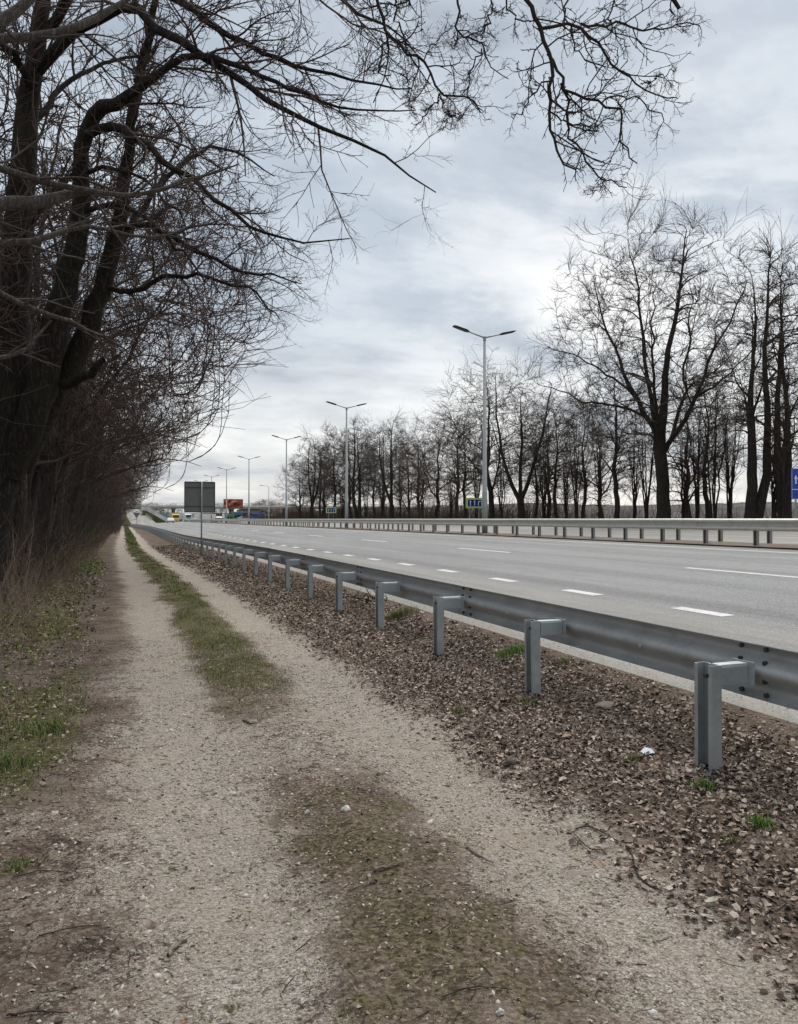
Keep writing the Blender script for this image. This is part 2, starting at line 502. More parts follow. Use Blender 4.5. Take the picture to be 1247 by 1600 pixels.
mossc = g.ramp(sl, [(0.25, (0.055, 0.044, 0.026)), (0.5, (0.125, 0.100, 0.062)), (0.7, (0.205, 0.165, 0.112)), (0.9, (0.38, 0.32, 0.24))])
grnc = g.ramp(sl, [(0.25, (0.045, 0.044, 0.018)), (0.55, (0.105, 0.105, 0.040)), (0.8, (0.20, 0.165, 0.085))])
c = g.mix(fg, litc, grc)
c = g.mix(fm, c, mossc)
c = g.mix(fgr, c, grnc)
g.color(c)
h = g.math('ADD', g.math('MULTIPLY', d2, -0.9), g.math('ADD', g.math('MULTIPLY', d1, -0.5), g.math('ADD', g.noise(p, 30, 6, 0.7), g.math('MULTIPLY', g.noise(p, 120, 4, 0.7), 0.5))))
g.bump(h, 0.9, 0.015)
M['ground'] = g.mat
ground = add_mesh('ground', mesh_np('ground', np.stack([GX, GY, GZ], -1).reshape(-1, 3), [Fq], M['ground'], True, {'mask': MK}))
tag(ground, kind='structure')

# ---- carriageways
def sheet(name, xs, ys, zf, mat, kind='structure'):
    X, Y = np.meshgrid(xs, ys)
    Z = zf(X, Y)
    i = np.arange(X.size).reshape(X.shape)
    F = np.stack([i[:-1, :-1], i[:-1, 1:], i[1:, 1:], i[1:, :-1]], -1).reshape(-1, 4)
    o = add_mesh(name, mesh_np(name, np.stack([X, Y, Z], -1).reshape(-1, 3), [F], mat, True))
    if kind: tag(o, kind=kind)
    return o
r = NT('asphalt', 0.88, 0.25)
p = r.pos
sx = r.n('ShaderNodeSeparateXYZ'); r.t.links.new(p, sx.inputs[0])
gra = r.sepc(r.voro(p, 95, 'F1', 'Color'))[0]
gn = r.noise(p, 150, 4, 0.8)
sp = r.math('ADD', r.math('MULTIPLY', gra, 0.55), r.math('MULTIPLY', gn, 0.45))
base = r.ramp(sp, [(0.2, (0.105, 0.105, 0.107)), (0.5, (0.228, 0.228, 0.229)), (0.8, (0.38, 0.38, 0.378)), (0.95, (0.56, 0.56, 0.55))])
# lanes: the slip lane by the rail is paler and dusty, the two driven lanes darker
xx = r.math('ADD', sx.outputs[0], r.math('MULTIPLY', r.math('SUBTRACT', r.noise(p, 1.1, 5, 0.6), 0.5), 0.5))
lane = r.ramp(r.math('DIVIDE', xx, 20.0), [(0.0, 1.0), (0.25, 1.0), (0.30, 0.62), (0.36, 0.55), (0.395, 0.10), (0.56, 0.0), (0.63, 0.12), (0.80, 0.12), (0.85, 0.6), (0.9, 1.0)])
streak = r.noise(r.map(p, (2.4, 0.05, 1)), 1.0, 5, 0.6)
patch = r.noise(r.map(p, (0.6, 0.15, 1)), 1.0, 5, 0.6)
dusty = r.ramp(gn, [(0.25, (0.21, 0.194, 0.170)), (0.75, (0.38, 0.352, 0.310))])
cc = r.mix(r.math('MULTIPLY', lane, 0.72), base, dusty)
cc = r.mix(1.0, cc, r.ramp(r.math('ADD', streak, r.math('MULTIPLY', patch, 0.6)), [(0.55, 0.80), (1.05, 1.14)]), 'MULTIPLY')
# darker wheel paths in each lane, a tarred seam between lanes
wp = r.math('SINE', r.math('MULTIPLY', xx, 2 * pi / 2.15))
cc = r.mix(1.0, cc, r.ramp(r.math('MULTIPLY', r.math('ADD', wp, 1.0), 0.5), [(0.0, 0.93), (1.0, 1.04)]), 'MULTIPLY')
blot = r.noise(r.map(p, (0.9, 0.22, 1)), 1.0, 6, 0.7)
cc = r.mix(r.ramp(blot, [(0.56, 0.0), (0.72, 0.4)]), cc, (0.17, 0.165, 0.16))
crack = r.voro(r.map(r.mix(0.08, p, r.noise(p, 1.5, 4, col=True), 'ADD'), (0.45, 0.13, 1)), 1.0, 'DISTANCE_TO_EDGE')
cc = r.mix(r.ramp(crack, [(0.0, 0.35), (0.004, 0.0)]), cc, (0.10, 0.10, 0.10))
r.color(cc)
r.bump(r.math('ADD', gra, gn), 0.45, 0.006)
M['asphalt'] = r.mat
rx = np.concatenate([np.linspace(4.42, 9, 12), np.linspace(9.8, 18.2, 10)])
ry = axis([(-60, 10, 10), (10, 70, 2), (70, 420, 10)])
def zr_edge(X, Y):
    return zroad(X, Y) - 0.05 * (1 - sstep(4.42, 4.6, X))
road = sheet('road', rx, ry, zr_edge, M['asphalt'])
farroad = sheet('far_road', np.linspace(19.9, 33.3, 8), ry, lambda X, Y: zroad(X, Y), M['asphalt'])
m = NT('median_soil', 0.95, 0.1)
f = m.noise(m.pos, 9, 7, 0.7); f2 = m.noise(m.map(m.pos, (1, .3, 1)), 1.2, 5)
m.color(m.mix(f2, m.ramp(f, [(0.3, (0.065, 0.045, 0.036)), (0.7, (0.20, 0.15, 0.12))]), m.ramp(f, [(0.3, (0.11, 0.095, 0.075)), (0.7, (0.30, 0.27, 0.235))])))
m.bump(f, 0.6, 0.03)
M['median'] = m.mat
def zmed(X, Y): return 0.868 + 0.05 * np.sin((X - 17.7) / 2.5 * pi) + 0.03 * (fbm(X * 2, Y * 1.5, 71) - 0.4)
median = sheet('median_strip', np.linspace(17.7, 20.2, 8), axis([(-60, 16, 8), (16, 90, 0.7), (90, 262, 6)]), zmed, M['median'])
# gravel shoulder crumbs along the asphalt edge are scattered further down

# ---- painted lines (worn)
pm = NT('road_paint', 0.7, 0.3)
f = pm.noise(pm.pos, 22, 6, 0.7)
f2 = pm.noise(pm.pos, 2.0, 4)
pm.color(pm.mix(pm.ramp(pm.math('ADD', f, pm.math('MULTIPLY', f2, 0.4)), [(0.5, 0.85), (0.78, 0.0)]), (0.62, 0.62, 0.60), (0.33, 0.33, 0.32)))
M['paint'] = pm.mat
def stripe(x, y0, y1, w, n=1):
    ys = np.linspace(y0, y1, n + 1)
    mb = MB()
    for a, b in zip(ys[:-1], ys[1:]):
        mb.quad([(x - w / 2, a, float(zroad(x - w / 2, a)) + .005), (x + w / 2, a, float(zroad(x + w / 2, a)) + .005), (x + w / 2, b, float(zroad(x + w / 2, b)) + .005), (x - w / 2, b, float(zroad(x - w / 2, b)) + .005)])
    return mb
def ydep(depth, X): return (depth - sin(YAW) * X) / cos(YAW)
k = 0
y = ydep(10.6, 7.69)
for i in range(-3, 60):
    ya = y + i * 3.07
    o = stripe(7.69, ya, ya + 1.08, 0.23).build('short_dash', M['paint'], road)
y = ydep(13.9, 12.08)
for i in range(-2, 17):
    ya = y + i * 12.9
    stripe(12.08, ya, ya + 4.25, 0.17, 2).build('long_dash', M['paint'], road)
stripe(16.75, -40, 250, 0.14, 80).build('edge_line', M['paint'], road)
y0 = 20
for i in range(16):
    stripe(26.5, y0 + i * 12.9, y0 + i * 12.9 + 4.2, 0.17, 1).build('far_long_dash', M['paint'], farroad)
stripe(20.9, -20, 250, 0.15, 40).build('far_edge_line', M['paint'], farroad)

# ---- far hills
def hill_strip(name, az0, az1, d0, d1, hf, mat, n=120, m_=14):
    az = np.radians(np.linspace(az0, az1, n)); dd = np.linspace(d0, d1, m_)
    A, D = np.meshgrid(az, dd)
    X, Y = np.sin(A) * D, np.cos(A) * D
    Z = hf(A, D)
    i = np.arange(X.size).reshape(X.shape)
    F = np.stack([i[:-1, :-1], i[1:, :-1], i[1:, 1:], i[:-1, 1:]], -1).reshape(-1, 4)
    o = add_mesh(name, mesh_np(name, np.stack([X, Y, Z], -1).reshape(-1, 3), [F], mat, True))
    return tag(o, kind='structure')
hm = NT('hazed_hill_cover', 0.95, 0.05)
f = hm.noise(hm.map(hm.pos, (1, 1, 3)), 0.012, 8, 0.7)
f3 = hm.noise(hm.pos, 0.05, 5, 0.7)
hm.color(hm.mix(hm.ramp(f3, [(0.45, 0.0), (0.7, 0.6)]), hm.ramp(f, [(0.35, (0.075, 0.075, 0.078)), (0.55, (0.13, 0.12, 0.11)), (0.7, (0.20, 0.18, 0.155))]), (0.085, 0.085, 0.088)))  # patchy ground cover, with bluish distance haze put into its colours
M['hill'] = hm.mat
def hf(A, D):
    a = np.degrees(A)
    crest = (28 + 18 * fbm(a * 0.12, a * 0 + 3, 81)) * (0.55 + 0.45 * sstep(8, 30, a))
    return -6 + crest * sstep(700, 1500, D) + 5 * (fbm(a * 1.5, D * 0.01, 83) - 0.5) * sstep(700, 1100, D)
hill_strip('hills', -30, 85, 650, 1700, hf, M['hill'], 260, 18)
# ================================================================== guardrails
def sheet_profile(pts, t):
    """closed outline of a bent sheet of thickness t along an open centre line"""
    P = np.array(pts, float); n = len(P)
    N = []
    for i in range(n):
        a = P[i] - P[i - 1] if i > 0 else P[1] - P[0]
        b = P[i + 1] - P[i] if i < n - 1 else P[-1] - P[-2]
        a = a / np.linalg.norm(a); b = b / np.linalg.norm(b)
        na = np.array([-a[1], a[0]]); nb = np.array([-b[1], b[0]])
        m = na + nb; m /= np.linalg.norm(m)
        N.append(m / max(0.5, float(np.dot(m, na))))
    N = np.array(N)
    return [tuple(p) for p in P + N * t / 2] + [tuple(p) for p in (P - N * t / 2)[::-1]]
# two-wave beam: u towards the traffic, v up
W = []
ctrl = [(0.022, 0.180), (0.034, 0.178), (0.052, 0.170)] + [(0.048 * (1 - math.cos(pi * v / 0.118)), v) for v in np.linspace(0.150, 0.0, 13)]
ctrl_flat = [(0.030, 0.178), (0.044, 0.172), (0.072, 0.148), (0.088, 0.135), (0.093, 0.115), (0.090, 0.095), (0.074, 0.075), (0.045, 0.052), (0.018, 0.036), (0.005, 0.018), (0.0, 0.0)]
W = ctrl + [(u, -v) for u, v in ctrl[-2::-1]]
WPROF = sheet_profile(W, 0.006)
POSTC = sheet_profile([(-.040, -.046), (-.040, -.073), (.040, -.073), (.040, -.022), (.026, -.014), (.026, .014), (.040, .022), (.040, .073), (-.040, .073), (-.040, .046)], 0.006)

def rampz(Y): return 6.0 * sstep(196, 330, Y) ** 0.9
def rail_x(Y): return 3.97 - 3.3 * sstep(120, 270, Y)
def rail_base(Y): return -drop(Y) + rampz(Y) * 0.9
SP = 2.35
Y0 = 4.235
def post_mesh(h, name, mat):
    mb = MB()
    mb.extrude(POSTC, (0, 0, -0.35), (0, 0, h), (1, 0, 0), (0, 1, 0))
    return mb.mesh(name, mat)
post_me = post_mesh(0.735, 'post', M['zinc_post'])
arm = MB()
# spacer: a folded channel from the post to the beam with an end plate
arm.extrude(sheet_profile([(-.045, -.060), (-.045, 0.0), (-.038, .008), (.038, .008), (.045, 0.0), (.045, -.060)], 0.005), (0.043, -0.026, 0), (0.272, -0.026, 0), (0, 1, 0), (0, 0, 1.9))
arm.box((0.277, -0.026, -0.045), (0.007, 0.19, 0.15))
arm_me = arm.mesh('spacer_arm', M['zinc_post'])
bolt = MB()
bolt.tube([(-.044, 0, 0), (-.060, 0, 0)], 0.013, 6); bolt.disc((-.045, 0, 0), 0.02, 10, (1, 0, 0), 0.006)
bolt_me = bolt.mesh('bolt', M['bolt'])
boltl_me = bolt.mesh('bolt', M['hole_bright'])
rail = empty('guardrail', (0, 0, 0))
tag(rail, 'galvanised steel guardrail along the leaf bank beside the dirt track, seen from behind', 'guardrail', 'steel guardrails along the road')
Yp = [Y0 + SP * k for k in range(-3, 86)]
lean = np.random.default_rng(3)
for i, y in enumerate(Yp):
    b = float(rail_base(y)); x = float(rail_x(y)) - 0.33
    rz = lean.normal(0, 0.02)
    add_mesh('post', post_me, rail, (x, y, b), (lean.normal(0, .008), lean.normal(0, .008), rz))
    a = add_mesh('spacer_arm', arm_me, rail, (x, y, b + 0.715), (0, 0, rz * 0.5))
    if i < 22:
        add_mesh('bolt', bolt_me, a, (0.0, -.035, -.045))
bay = list(range(1, len(Yp) - 2, 2))
for j, k in enumerate(bay):
    ya, yb = Yp[k] - 0.16, Yp[min(k + 2, len(Yp) - 1)] + 0.16
    mb = MB()
    def pt(y): return (float(rail_x(y)) - 0.004 * 0 , y, float(rail_base(y)) + 0.672)
    pa, pb = pt(ya), pt(yb)
    off = 0.007
    pa = (pa[0] + off, pa[1], pa[2]); 
    mb.extrude(WPROF, pa, pb, (1, 0, 0), (0, 0, 1))
    seg = mb.build('rail_beam', M['zinc_rail'], rail, smooth=True); seg.data.set_sharp_from_angle(angle=radians(40))
    if j < 14:
        # splice bolts, two rows of four on the lap; pale discs between posts imitate holes with bright road behind
        bb = MB()
        for s in (-0.11, 0.11):
            for v, u in ((0.150, 0.060), (0.062, 0.050), (-0.062, 0.050), (-0.150, 0.060)):
                y = Yp[k] + s
                q = pt(y)
                bb.disc((q[0] + u - 0.010, y, q[2] + v), 0.016, 8, (1, 0, 0), 0.022)
        bb.build('splice_bolts', M['bolt'], seg)['kind'] = 'stuff'
        b2 = MB()
        for f in (0.25, 0.75):
            y = Yp[k] + 2 * SP * f; q = pt(y)
            b2.disc((q[0] + 0.001, y, q[2] - 0.01), 0.017, 10, (1, 0, 0), 0.008)
        b2.build('bright_hole', M['hole_bright'], seg)

def median_rail(name, X, face, zb, label, y_start, shift):
    o = empty(name, (0, 0, 0))
    tag(o, label, 'guardrail', 'steel guardrails along the road')
    pm = MB(); pm.extrude(POSTC, (0, 0, -0.4), (0, 0, 0.80), (1, 0, 0), (0, 1, 0)); pme = pm.mesh('post', M['zinc_medpost'])
    sm = MB(); sm.box((face * 0.11, 0, 0.675), (0.14, 0.10, 0.14)); sme = sm.mesh('spacer_arm', M['zinc_medpost'])
    S = 2.2
    ys = [y_start + S * k + shift for k in range(int((238 - y_start) / S))]
    for y in ys:
        z = float(zmed(np.array(X), np.array(y)))-.02
        add_mesh('post', pme, o, (X, y, zb), (0, 0, lean.normal(0, .02)))
        add_mesh('spacer_arm', sme, o, (X, y, zb))
    for k in range(0, len(ys) - 2, 2):
        mb = MB()
        mb.extrude(WPROF, (X + face * 0.182, ys[k] - 0.15, zb + 0.675 + .002 * (k % 4)), (X + face * (0.182+.007), ys[k + 2] + 0.15, zb + 0.675 + .002 * (k % 4)), (face, 0, 0), (0, 0, 1))
        seg = mb.build('rail_beam', M['zinc_median'], o, smooth=True); seg.data.set_sharp_from_angle(angle=radians(40))
        if k < 14:
            bb = MB()
            for s in (-0.1, 0.1):
                for v, u in ((0.150, 0.060), (0.062, 0.055), (-0.062, 0.055), (-0.150, 0.060)):
                    bb.disc((X + face * (0.190 + u), ys[k] + s, zb + 0.675 + v), 0.014, 8, (1, 0, 0), 0.02)
            bb.build('splice_bolts', M['bolt'], seg)['kind'] = 'stuff'
    return o
median_rail('guardrail', 18.15, -1, 0.845, 'long grey guardrail on the near edge of the median, in front of the lamp poles', 8.0, 0.0)
median_rail('guardrail', 19.55, 1, 0.845, 'guardrail on the far edge of the median, mostly hidden by the nearer one', 8.0, 0.9)

# ================================================================== street lamps
lampm = mat_plain('lamp_head', (0.035, 0.037, 0.042), 0.5, 0.4)
glassm = mat_plain('lamp_glass', (0.16, 0.17, 0.18), 0.25, 0.5)
def lamp_parts(double=True, H=10.35):
    parts = []
    mb = MB(); mb.tube([(0, 0, -.1), (0, 0, 2.2), (0, 0, 2.21), (0, 0, H)], [0.155, 0.14, 0.125, 0.065], 12)
    parts.append(('pole', mb.mesh('pole', M['pole'], True), None))
    mb = MB(); mb.box((0, 0, 0.02), (0.42, 0.42, 0.04)); mb.tube([(0.15, .15, 0), (.15, .15, .09)], .02, 6).tube([(-0.15, .15, 0), (-.15, .15, .09)], .02, 6).tube([(0.15, -.15, 0), (.15, -.15, .09)], .02, 6).tube([(-0.15, -.15, 0), (-.15, -.15, .09)], .02, 6)
    parts.append(('base_plate', mb.mesh('base_plate', M['pole']), None))
    mb = MB(); mb.box((0, -0.128, 1.0), (0.12, 0.02, 0.4)); parts.append(('hatch', mb.mesh('hatch', M['zinc_medpost']), None))
    mb = MB(); mb.tube([(0, 0, H - .15), (0, 0, H + .06)], [.085, .085], 10); parts.append(('collar', mb.mesh('collar', M['pole'], False), None))
    for s in ((-1, 1) if double else (-1,)):
        mb = MB()
        if double: mb.tube([(0, 0, H), (s * 0.98, 0, H + 0.27)], [0.042, 0.034], 8)
        else: mb.tube([(0, 0, H - .05), (s * .12, 0, H + .2), (s * 0.5, 0, H + .36), (s * 1.5, 0, H + 0.45)], [0.05, 0.045, 0.04, 0.034], 8)
        am = mb.mesh('arm', M['pole'], True)
        # flat LED head, tilted up outwards
        x0, z0 = (0.90, H + 0.25) if double else (1.4, H + .44)
        L, t = 0.92, radians(15 if double else 6)
        ca, sa = cos(t), sin(t)
        prof = [(0, -.035), (.16, -.05), (L - .1, -.045), (L, -.01), (L, .02), (L - .15, .055), (.2, .065), (0, .04)]
        hb = MB()
        ws = [(-.15), (-.12), (.12), (.15)]
        b = len(hb.v)
        for w, k in ((-.155, .55), (-.12, 1), (.12, 1), (.155, .55)):
            for u, v in prof:
                uu, vv = u, v * k
                taper = 0.45 if u < 0.05 else 1
                hb.v.append((s * (x0 + uu * ca - vv * sa), w * taper, z0 + uu * sa + vv * ca))
        n = len(prof)
        for r_ in range(3):
            for i in range(n):
                j = (i + 1) % n
                hb.f.append((r_ * n + i, r_ * n + j, (r_ + 1) * n + j, (r_ + 1) * n + i)); hb.m.append(0)
        hb.f.append(tuple(range(n))); hb.f.append(tuple(3 * n + i for i in reversed(range(n)))); hb.m += [0, 0]
        hm_ = hb.mesh('lamp_head', lampm)
        gb = MB()
        q = [(.25, -.056), (L - .14, -.052)]
        pts = []
        for u, v in q:
            pts.append((s * (x0 + u * ca - v * sa), z0 + u * sa + v * ca))
        gb.quad([(pts[0][0], -.1, pts[0][1]), (pts[1][0], -.1, pts[1][1]), (pts[1][0], .1, pts[1][1]), (pts[0][0], .1, pts[0][1])])
        gm_ = gb.mesh('lens', glassm)
        parts.append(('arm', am, [('lamp_head', hm_, [('lens', gm_)])]))
    return parts
LP = lamp_parts(True)
LS = lamp_parts(False, 8.4)
def place_lamp(parts, x, y, z, label, group, scale=1.0, rz=0.0):
    o = empty('street_lamp', (x, y, z), rz); tag(o, label, 'street lamp', group)
    o.scale = (scale, scale, scale)
    for nm, me, sub in parts:
        a = add_mesh(nm, me, o)
        for s2 in (sub or []):
            hd = add_mesh(s2[0], s2[1], a)      # the head with its lens joined below as the third level ends here
    return o
ll = ['tallest and nearest twin-arm street lamp on the median, beside the larger blue lane sign',
      'second twin-arm street lamp on the median, just right of the smaller blue lane sign',
      'third twin-arm street lamp on the median, standing before the leftmost bare tree across the road',
      'fourth twin-arm street lamp on the median, right of the red billboard',
      'fifth twin-arm street lamp on the median, in front of the red billboard',
      'sixth twin-arm street lamp on the median, showing above the back of the big grey sign',
      'seventh and farthest twin-arm street lamp, faint above the back of the big grey sign']
lx = 18.85
for i, px in enumerate((757.5, 541.5, 447.5, 389, 354, 330.5, 314)):
    y = road_at(px, lx)
    place_lamp(LP, lx, y, 0.86, ll[i], 'twin-arm street lamps along the median', (1.05, 1.04, 1.02, 1.0, 1.0, 1.0, 1.0)[i])
place_lamp(LP, lx, road_at(757.5, lx) - 28.5, 0.86, 'twin-arm street lamp on the median outside the picture to the right', 'twin-arm street lamps along the median', 1.05) if False else None
place_lamp(LS, 33.6, road_at(420, 33.6), 1.0, 'single-arm street lamp beyond the far carriageway, between the billboard and the bare trees', 'single-arm street lamps', 1.0)

# ================================================================== signs
grey = mat_plain('sign_back', (0.185, 0.187, 0.182), 0.6, 0.3, 0.1, 0.1, 1.5)
greyf = mat_plain('sign_back_frame', (0.085, 0.088, 0.09), 0.6, 0.3, 0.2)
blue = mat_plain('sign_blue', (0.010, 0.050, 0.36), 0.45, 0.4, 0, .08)
dblue = mat_plain('sign_dark_blue', (0.012, 0.030, 0.17), 0.45, 0.4, 0, .08)
white = mat_plain('sign_white', (0.75, 0.77, 0.76), 0.45, 0.4, 0, .04)
lime = mat_plain('sign_lime', (0.42, 0.62, 0.06), 0.5, 0.4, 0, .06)
red = mat_plain('sign_red', (0.5, 0.02, 0.02), 0.5, 0.4)
def rrect(w, h, r, n=4):
    pts = []
    for cx, cz, a0 in ((w / 2 - r, h / 2 - r, 0), (-w / 2 + r, h / 2 - r, 90), (-w / 2 + r, -h / 2 + r, 180), (w / 2 - r, -h / 2 + r, 270)):
        for k in range(n + 1):
            a = radians(a0 + 90 * k / n); pts.append((cx + r * cos(a), cz + r * sin(a)))
    return pts
def plate(pts, y0, y1):
    mb = MB(); mb.extrude(pts, (0, y0, 0), (0, y1, 0), (1, 0, 0), (0, 0, 1)); return mb

# big sign seen from behind
y = (37.6 - sin(YAW) * 3.5) / cos(YAW)
zs = -0.2
sg = empty('road_sign', (3.52, y, zs), 0.0)
tag(sg, 'large square road sign seen from its grey back, on a thin post behind the guardrail', 'road sign')
cz = 2.94
plate([(x, z + cz) for x, z in rrect(1.44, 1.48, 0.05)], 0.0, 0.02).build('panel', grey, sg, (-0.08, 0.05, 0))
fr = MB()
for (cx, cz2, w, h) in ((0, .725, 1.40, .03), (0, -.725, 1.40, .03), (-.705, 0, .03, 1.42), (.705, 0, .03, 1.42)):
    fr.box((cx - .08, 0.035, cz + cz2), (w, .032, h))
fr.build('rim', greyf, sg)
mb = MB(); mb.tube([(0, 0, -.3), (0, 0, cz + .74)], 0.038, 10); mb.build('post', M['pole'], sg, smooth=True)
for dz in (-.45, .45):
    mb = MB(); mb.box((-.08, .036, cz + dz), (1.36, .022, .04)); mb.build('bracket', greyf, sg)
plate([(x, z + cz) for x, z in rrect(1.38, 1.42, 0.05)], 0.072, 0.076).build('face', blue, sg, (-0.08, 0, 0))

# give-way sign seen from behind
d = 135.0
X = (213 - 193) * d / 1303.2
q = at(213.5, 801, d)
sg = empty('road_sign', (q[0], q[1], -.27 + .2), 0.0)
tag(sg, 'small upside-down triangle sign seen from its grey back, in front of the ramp', 'road sign')
w = 1.2; tz = q[2] + .07
tri = [(-w / 2, tz), (w / 2, tz), (0.0, tz - 0.98)]
plate(tri, 0, .02).build('panel', grey, sg)
plate([(x * .98, tz - .01 + (z - tz) * .98) for x, z in tri], 0.021, .024).build('face', red, sg)
mb = MB(); mb.tube([(0, -.03, -1.2), (0, -.03, tz - .05)], .04, 8); mb.build('post', M['pole'], sg)

def arrow(pts_w, mb, y):
    for pl in pts_w:
        mb.extrude(pl, (0, y - .004, 0), (0, y, 0), (1, 0, 0), (0, 0, 1))
def lane_sign(px, py, X, w, h, label, posts):
    d = 1303.2 * X / (px - 193.0)
    q = at(px, py, d)
    sg = empty('lane_sign', (X, q[1], 0.95), 0.0)
    tag(sg, label, 'road sign', 'blue lane signs with a lime border')
    cz = q[2] - 0.95
    P = lambda sx, sy, r: [(x, z + cz) for x, z in rrect(sx, sy, r)]
    plate(P(w, h, .06), 0.0, .03).build('border', lime, sg)
    plate(P(w * .86, h * .80, .05), -.006, -.001).build('white_edge', white, sg)
    plate(P(w * .78, h * .68, .04), -.012, -.007).build('panel', dblue, sg)
    t = w * .024
    s = h * .52
    for cx in (-w * .24, 0.0):
        mb = MB()
        mb.extrude([(cx - t, cz - s / 2), (cx + t, cz - s / 2), (cx + t, cz + s * .22), (cx - t, cz + s * .22)], (0, -.018, 0), (0, -.013, 0), (1, 0, 0), (0, 0, 1))
        mb.extrude([(cx - 2.6 * t, cz + s * .2), (cx + 2.6 * t, cz + s * .2), (cx, cz + s * .52)], (0, -.019, 0), (0, -.0135, 0), (1, 0, 0), (0, 0, 1))
        mb.build('arrow', white, sg)
    cx = w * .22; mb = MB()
    mb.extrude([(cx - t, cz - s / 2), (cx + t, cz - s / 2), (cx + t, cz + s * .12), (cx + t + .03, cz + s * .22), (cx + w * .09, cz + s * .22), (cx + w * .09, cz + s * .36), (cx, cz + s * .36), (cx - t, cz + s * .25)], (0, -.018, 0), (0, -.013, 0), (1, 0, 0), (0, 0, 1))
    mb.extrude([(cx + w * .08, cz + s * .10), (cx + w * .14, cz + s * .29), (cx + w * .08, cz + s * .48)], (0, -.019, 0), (0, -.0135, 0), (1, 0, 0), (0, 0, 1))
    mb.build('arrow', white, sg)
    for x in posts:
        mb = MB(); mb.tube([(x * w, .07, -.4), (x * w, .07, cz + h * .4)], .04, 8); mb.build('post', M['pole'], sg)
        mb = MB(); mb.box((x * w, .045, cz), (.12, .03, .05)); mb.build('bracket', M['zinc_medpost'], sg)
    return sg
lane_sign(741.5, 786, 33.7, 1.95, 1.05, 'larger blue lane sign with white arrows and lime border, beside the nearest lamp pole', (-.26, .26))
lane_sign(517.5, 797, 33.7, 1.85, 1.05, 'smaller, farther blue lane sign with arrows and lime border, left of the second lamp', (-.25, .25))
# tall blue sign at the right edge of the picture
X = 33.9; d = 1303.2 * X / (1246 - 193.0)
q = at(1246, 756, d)
sg = empty('lane_sign', (X, q[1], 0.95)); tag(sg, 'tall blue sign with a white arrow, cut by the right edge of the photo', 'road sign')
cz = q[2] - .95; w, h = 0.80, 1.66
plate([(x, z + cz) for x, z in rrect(w, h, .05)], 0, .03).build('panel', blue, sg)
rm = MB()
for cx, cz2, ww, hh in ((0, h / 2 - .02, w - .06, .018), (0, -h / 2 + .02, w - .06, .018), (-w / 2 + .02, 0, .018, h - .1), (w / 2 - .02, 0, .018, h - .1)):
    rm.box((cx, -.002, cz + cz2), (ww, .008, hh))
rm.build('white_edge', white, sg)
mb = MB(); mb.box((0, -.004, cz - .30), (w - .08, .008, .035)); mb.build('white_line', white, sg)
mb = MB(); ax, az = -.11, cz + .22
mb.extrude([(ax - .045, az - .22), (ax + .045, az - .22), (ax + .045, az + .04), (ax - .045, az + .04)], (0, -.008, 0), (0, -.001, 0), (1, 0, 0), (0, 0, 1))
mb.extrude([(ax - .12, az + .03), (ax + .12, az + .03), (ax, az + .26)], (0, -.009, 0), (0, -.002, 0), (1, 0, 0), (0, 0, 1))
mb.build('arrow', white, sg)
mb = MB(); mb.tube([(-.06, .07, -.4), (-.06, .07, cz + .7)], .05, 10); mb.build('post', M['pole'], sg)
# ================================================================== trees
def norm(a): return a / np.maximum(np.linalg.norm(a, axis=-1, keepdims=True), 1e-9)
def resample(pts, rad, n, rng=None, jit=0.0):
    P = np.array(pts, float); R = np.array(rad, float)
    if R.ndim == 0 or len(R) != len(P):
        R = np.interp(np.linspace(0, 1, len(P)), np.linspace(0, 1, len(np.atleast_1d(rad))), np.atleast_1d(rad))
    L = np.concatenate([[0], np.cumsum(np.linalg.norm(np.diff(P, axis=0), axis=1))]); L /= L[-1]
    # Catmull-Rom through the points
    t = np.linspace(0, 1, n)
    i = np.clip(np.searchsorted(L, t, side='right') - 1, 0, len(P) - 2)
    f = ((t - L[i]) / np.maximum(L[i + 1] - L[i], 1e-6))[:, None]
    p0 = P[np.maximum(i - 1, 0)]; p1 = P[i]; p2 = P[i + 1]; p3 = P[np.minimum(i + 2, len(P) - 1)]
    m1 = (p2 - p0) / 2; m2 = (p3 - p1) / 2
    Q = (2 * f**3 - 3 * f**2 + 1) * p1 + (f**3 - 2 * f**2 + f) * m1 + (-2 * f**3 + 3 * f**2) * p2 + (f**3 - f**2) * m2
    if rng is not None and jit:
        d = rng.normal(0, jit, Q.shape); d[0] = 0
        Q = Q + d
    return Q[None], np.interp(t, L, R)[None]
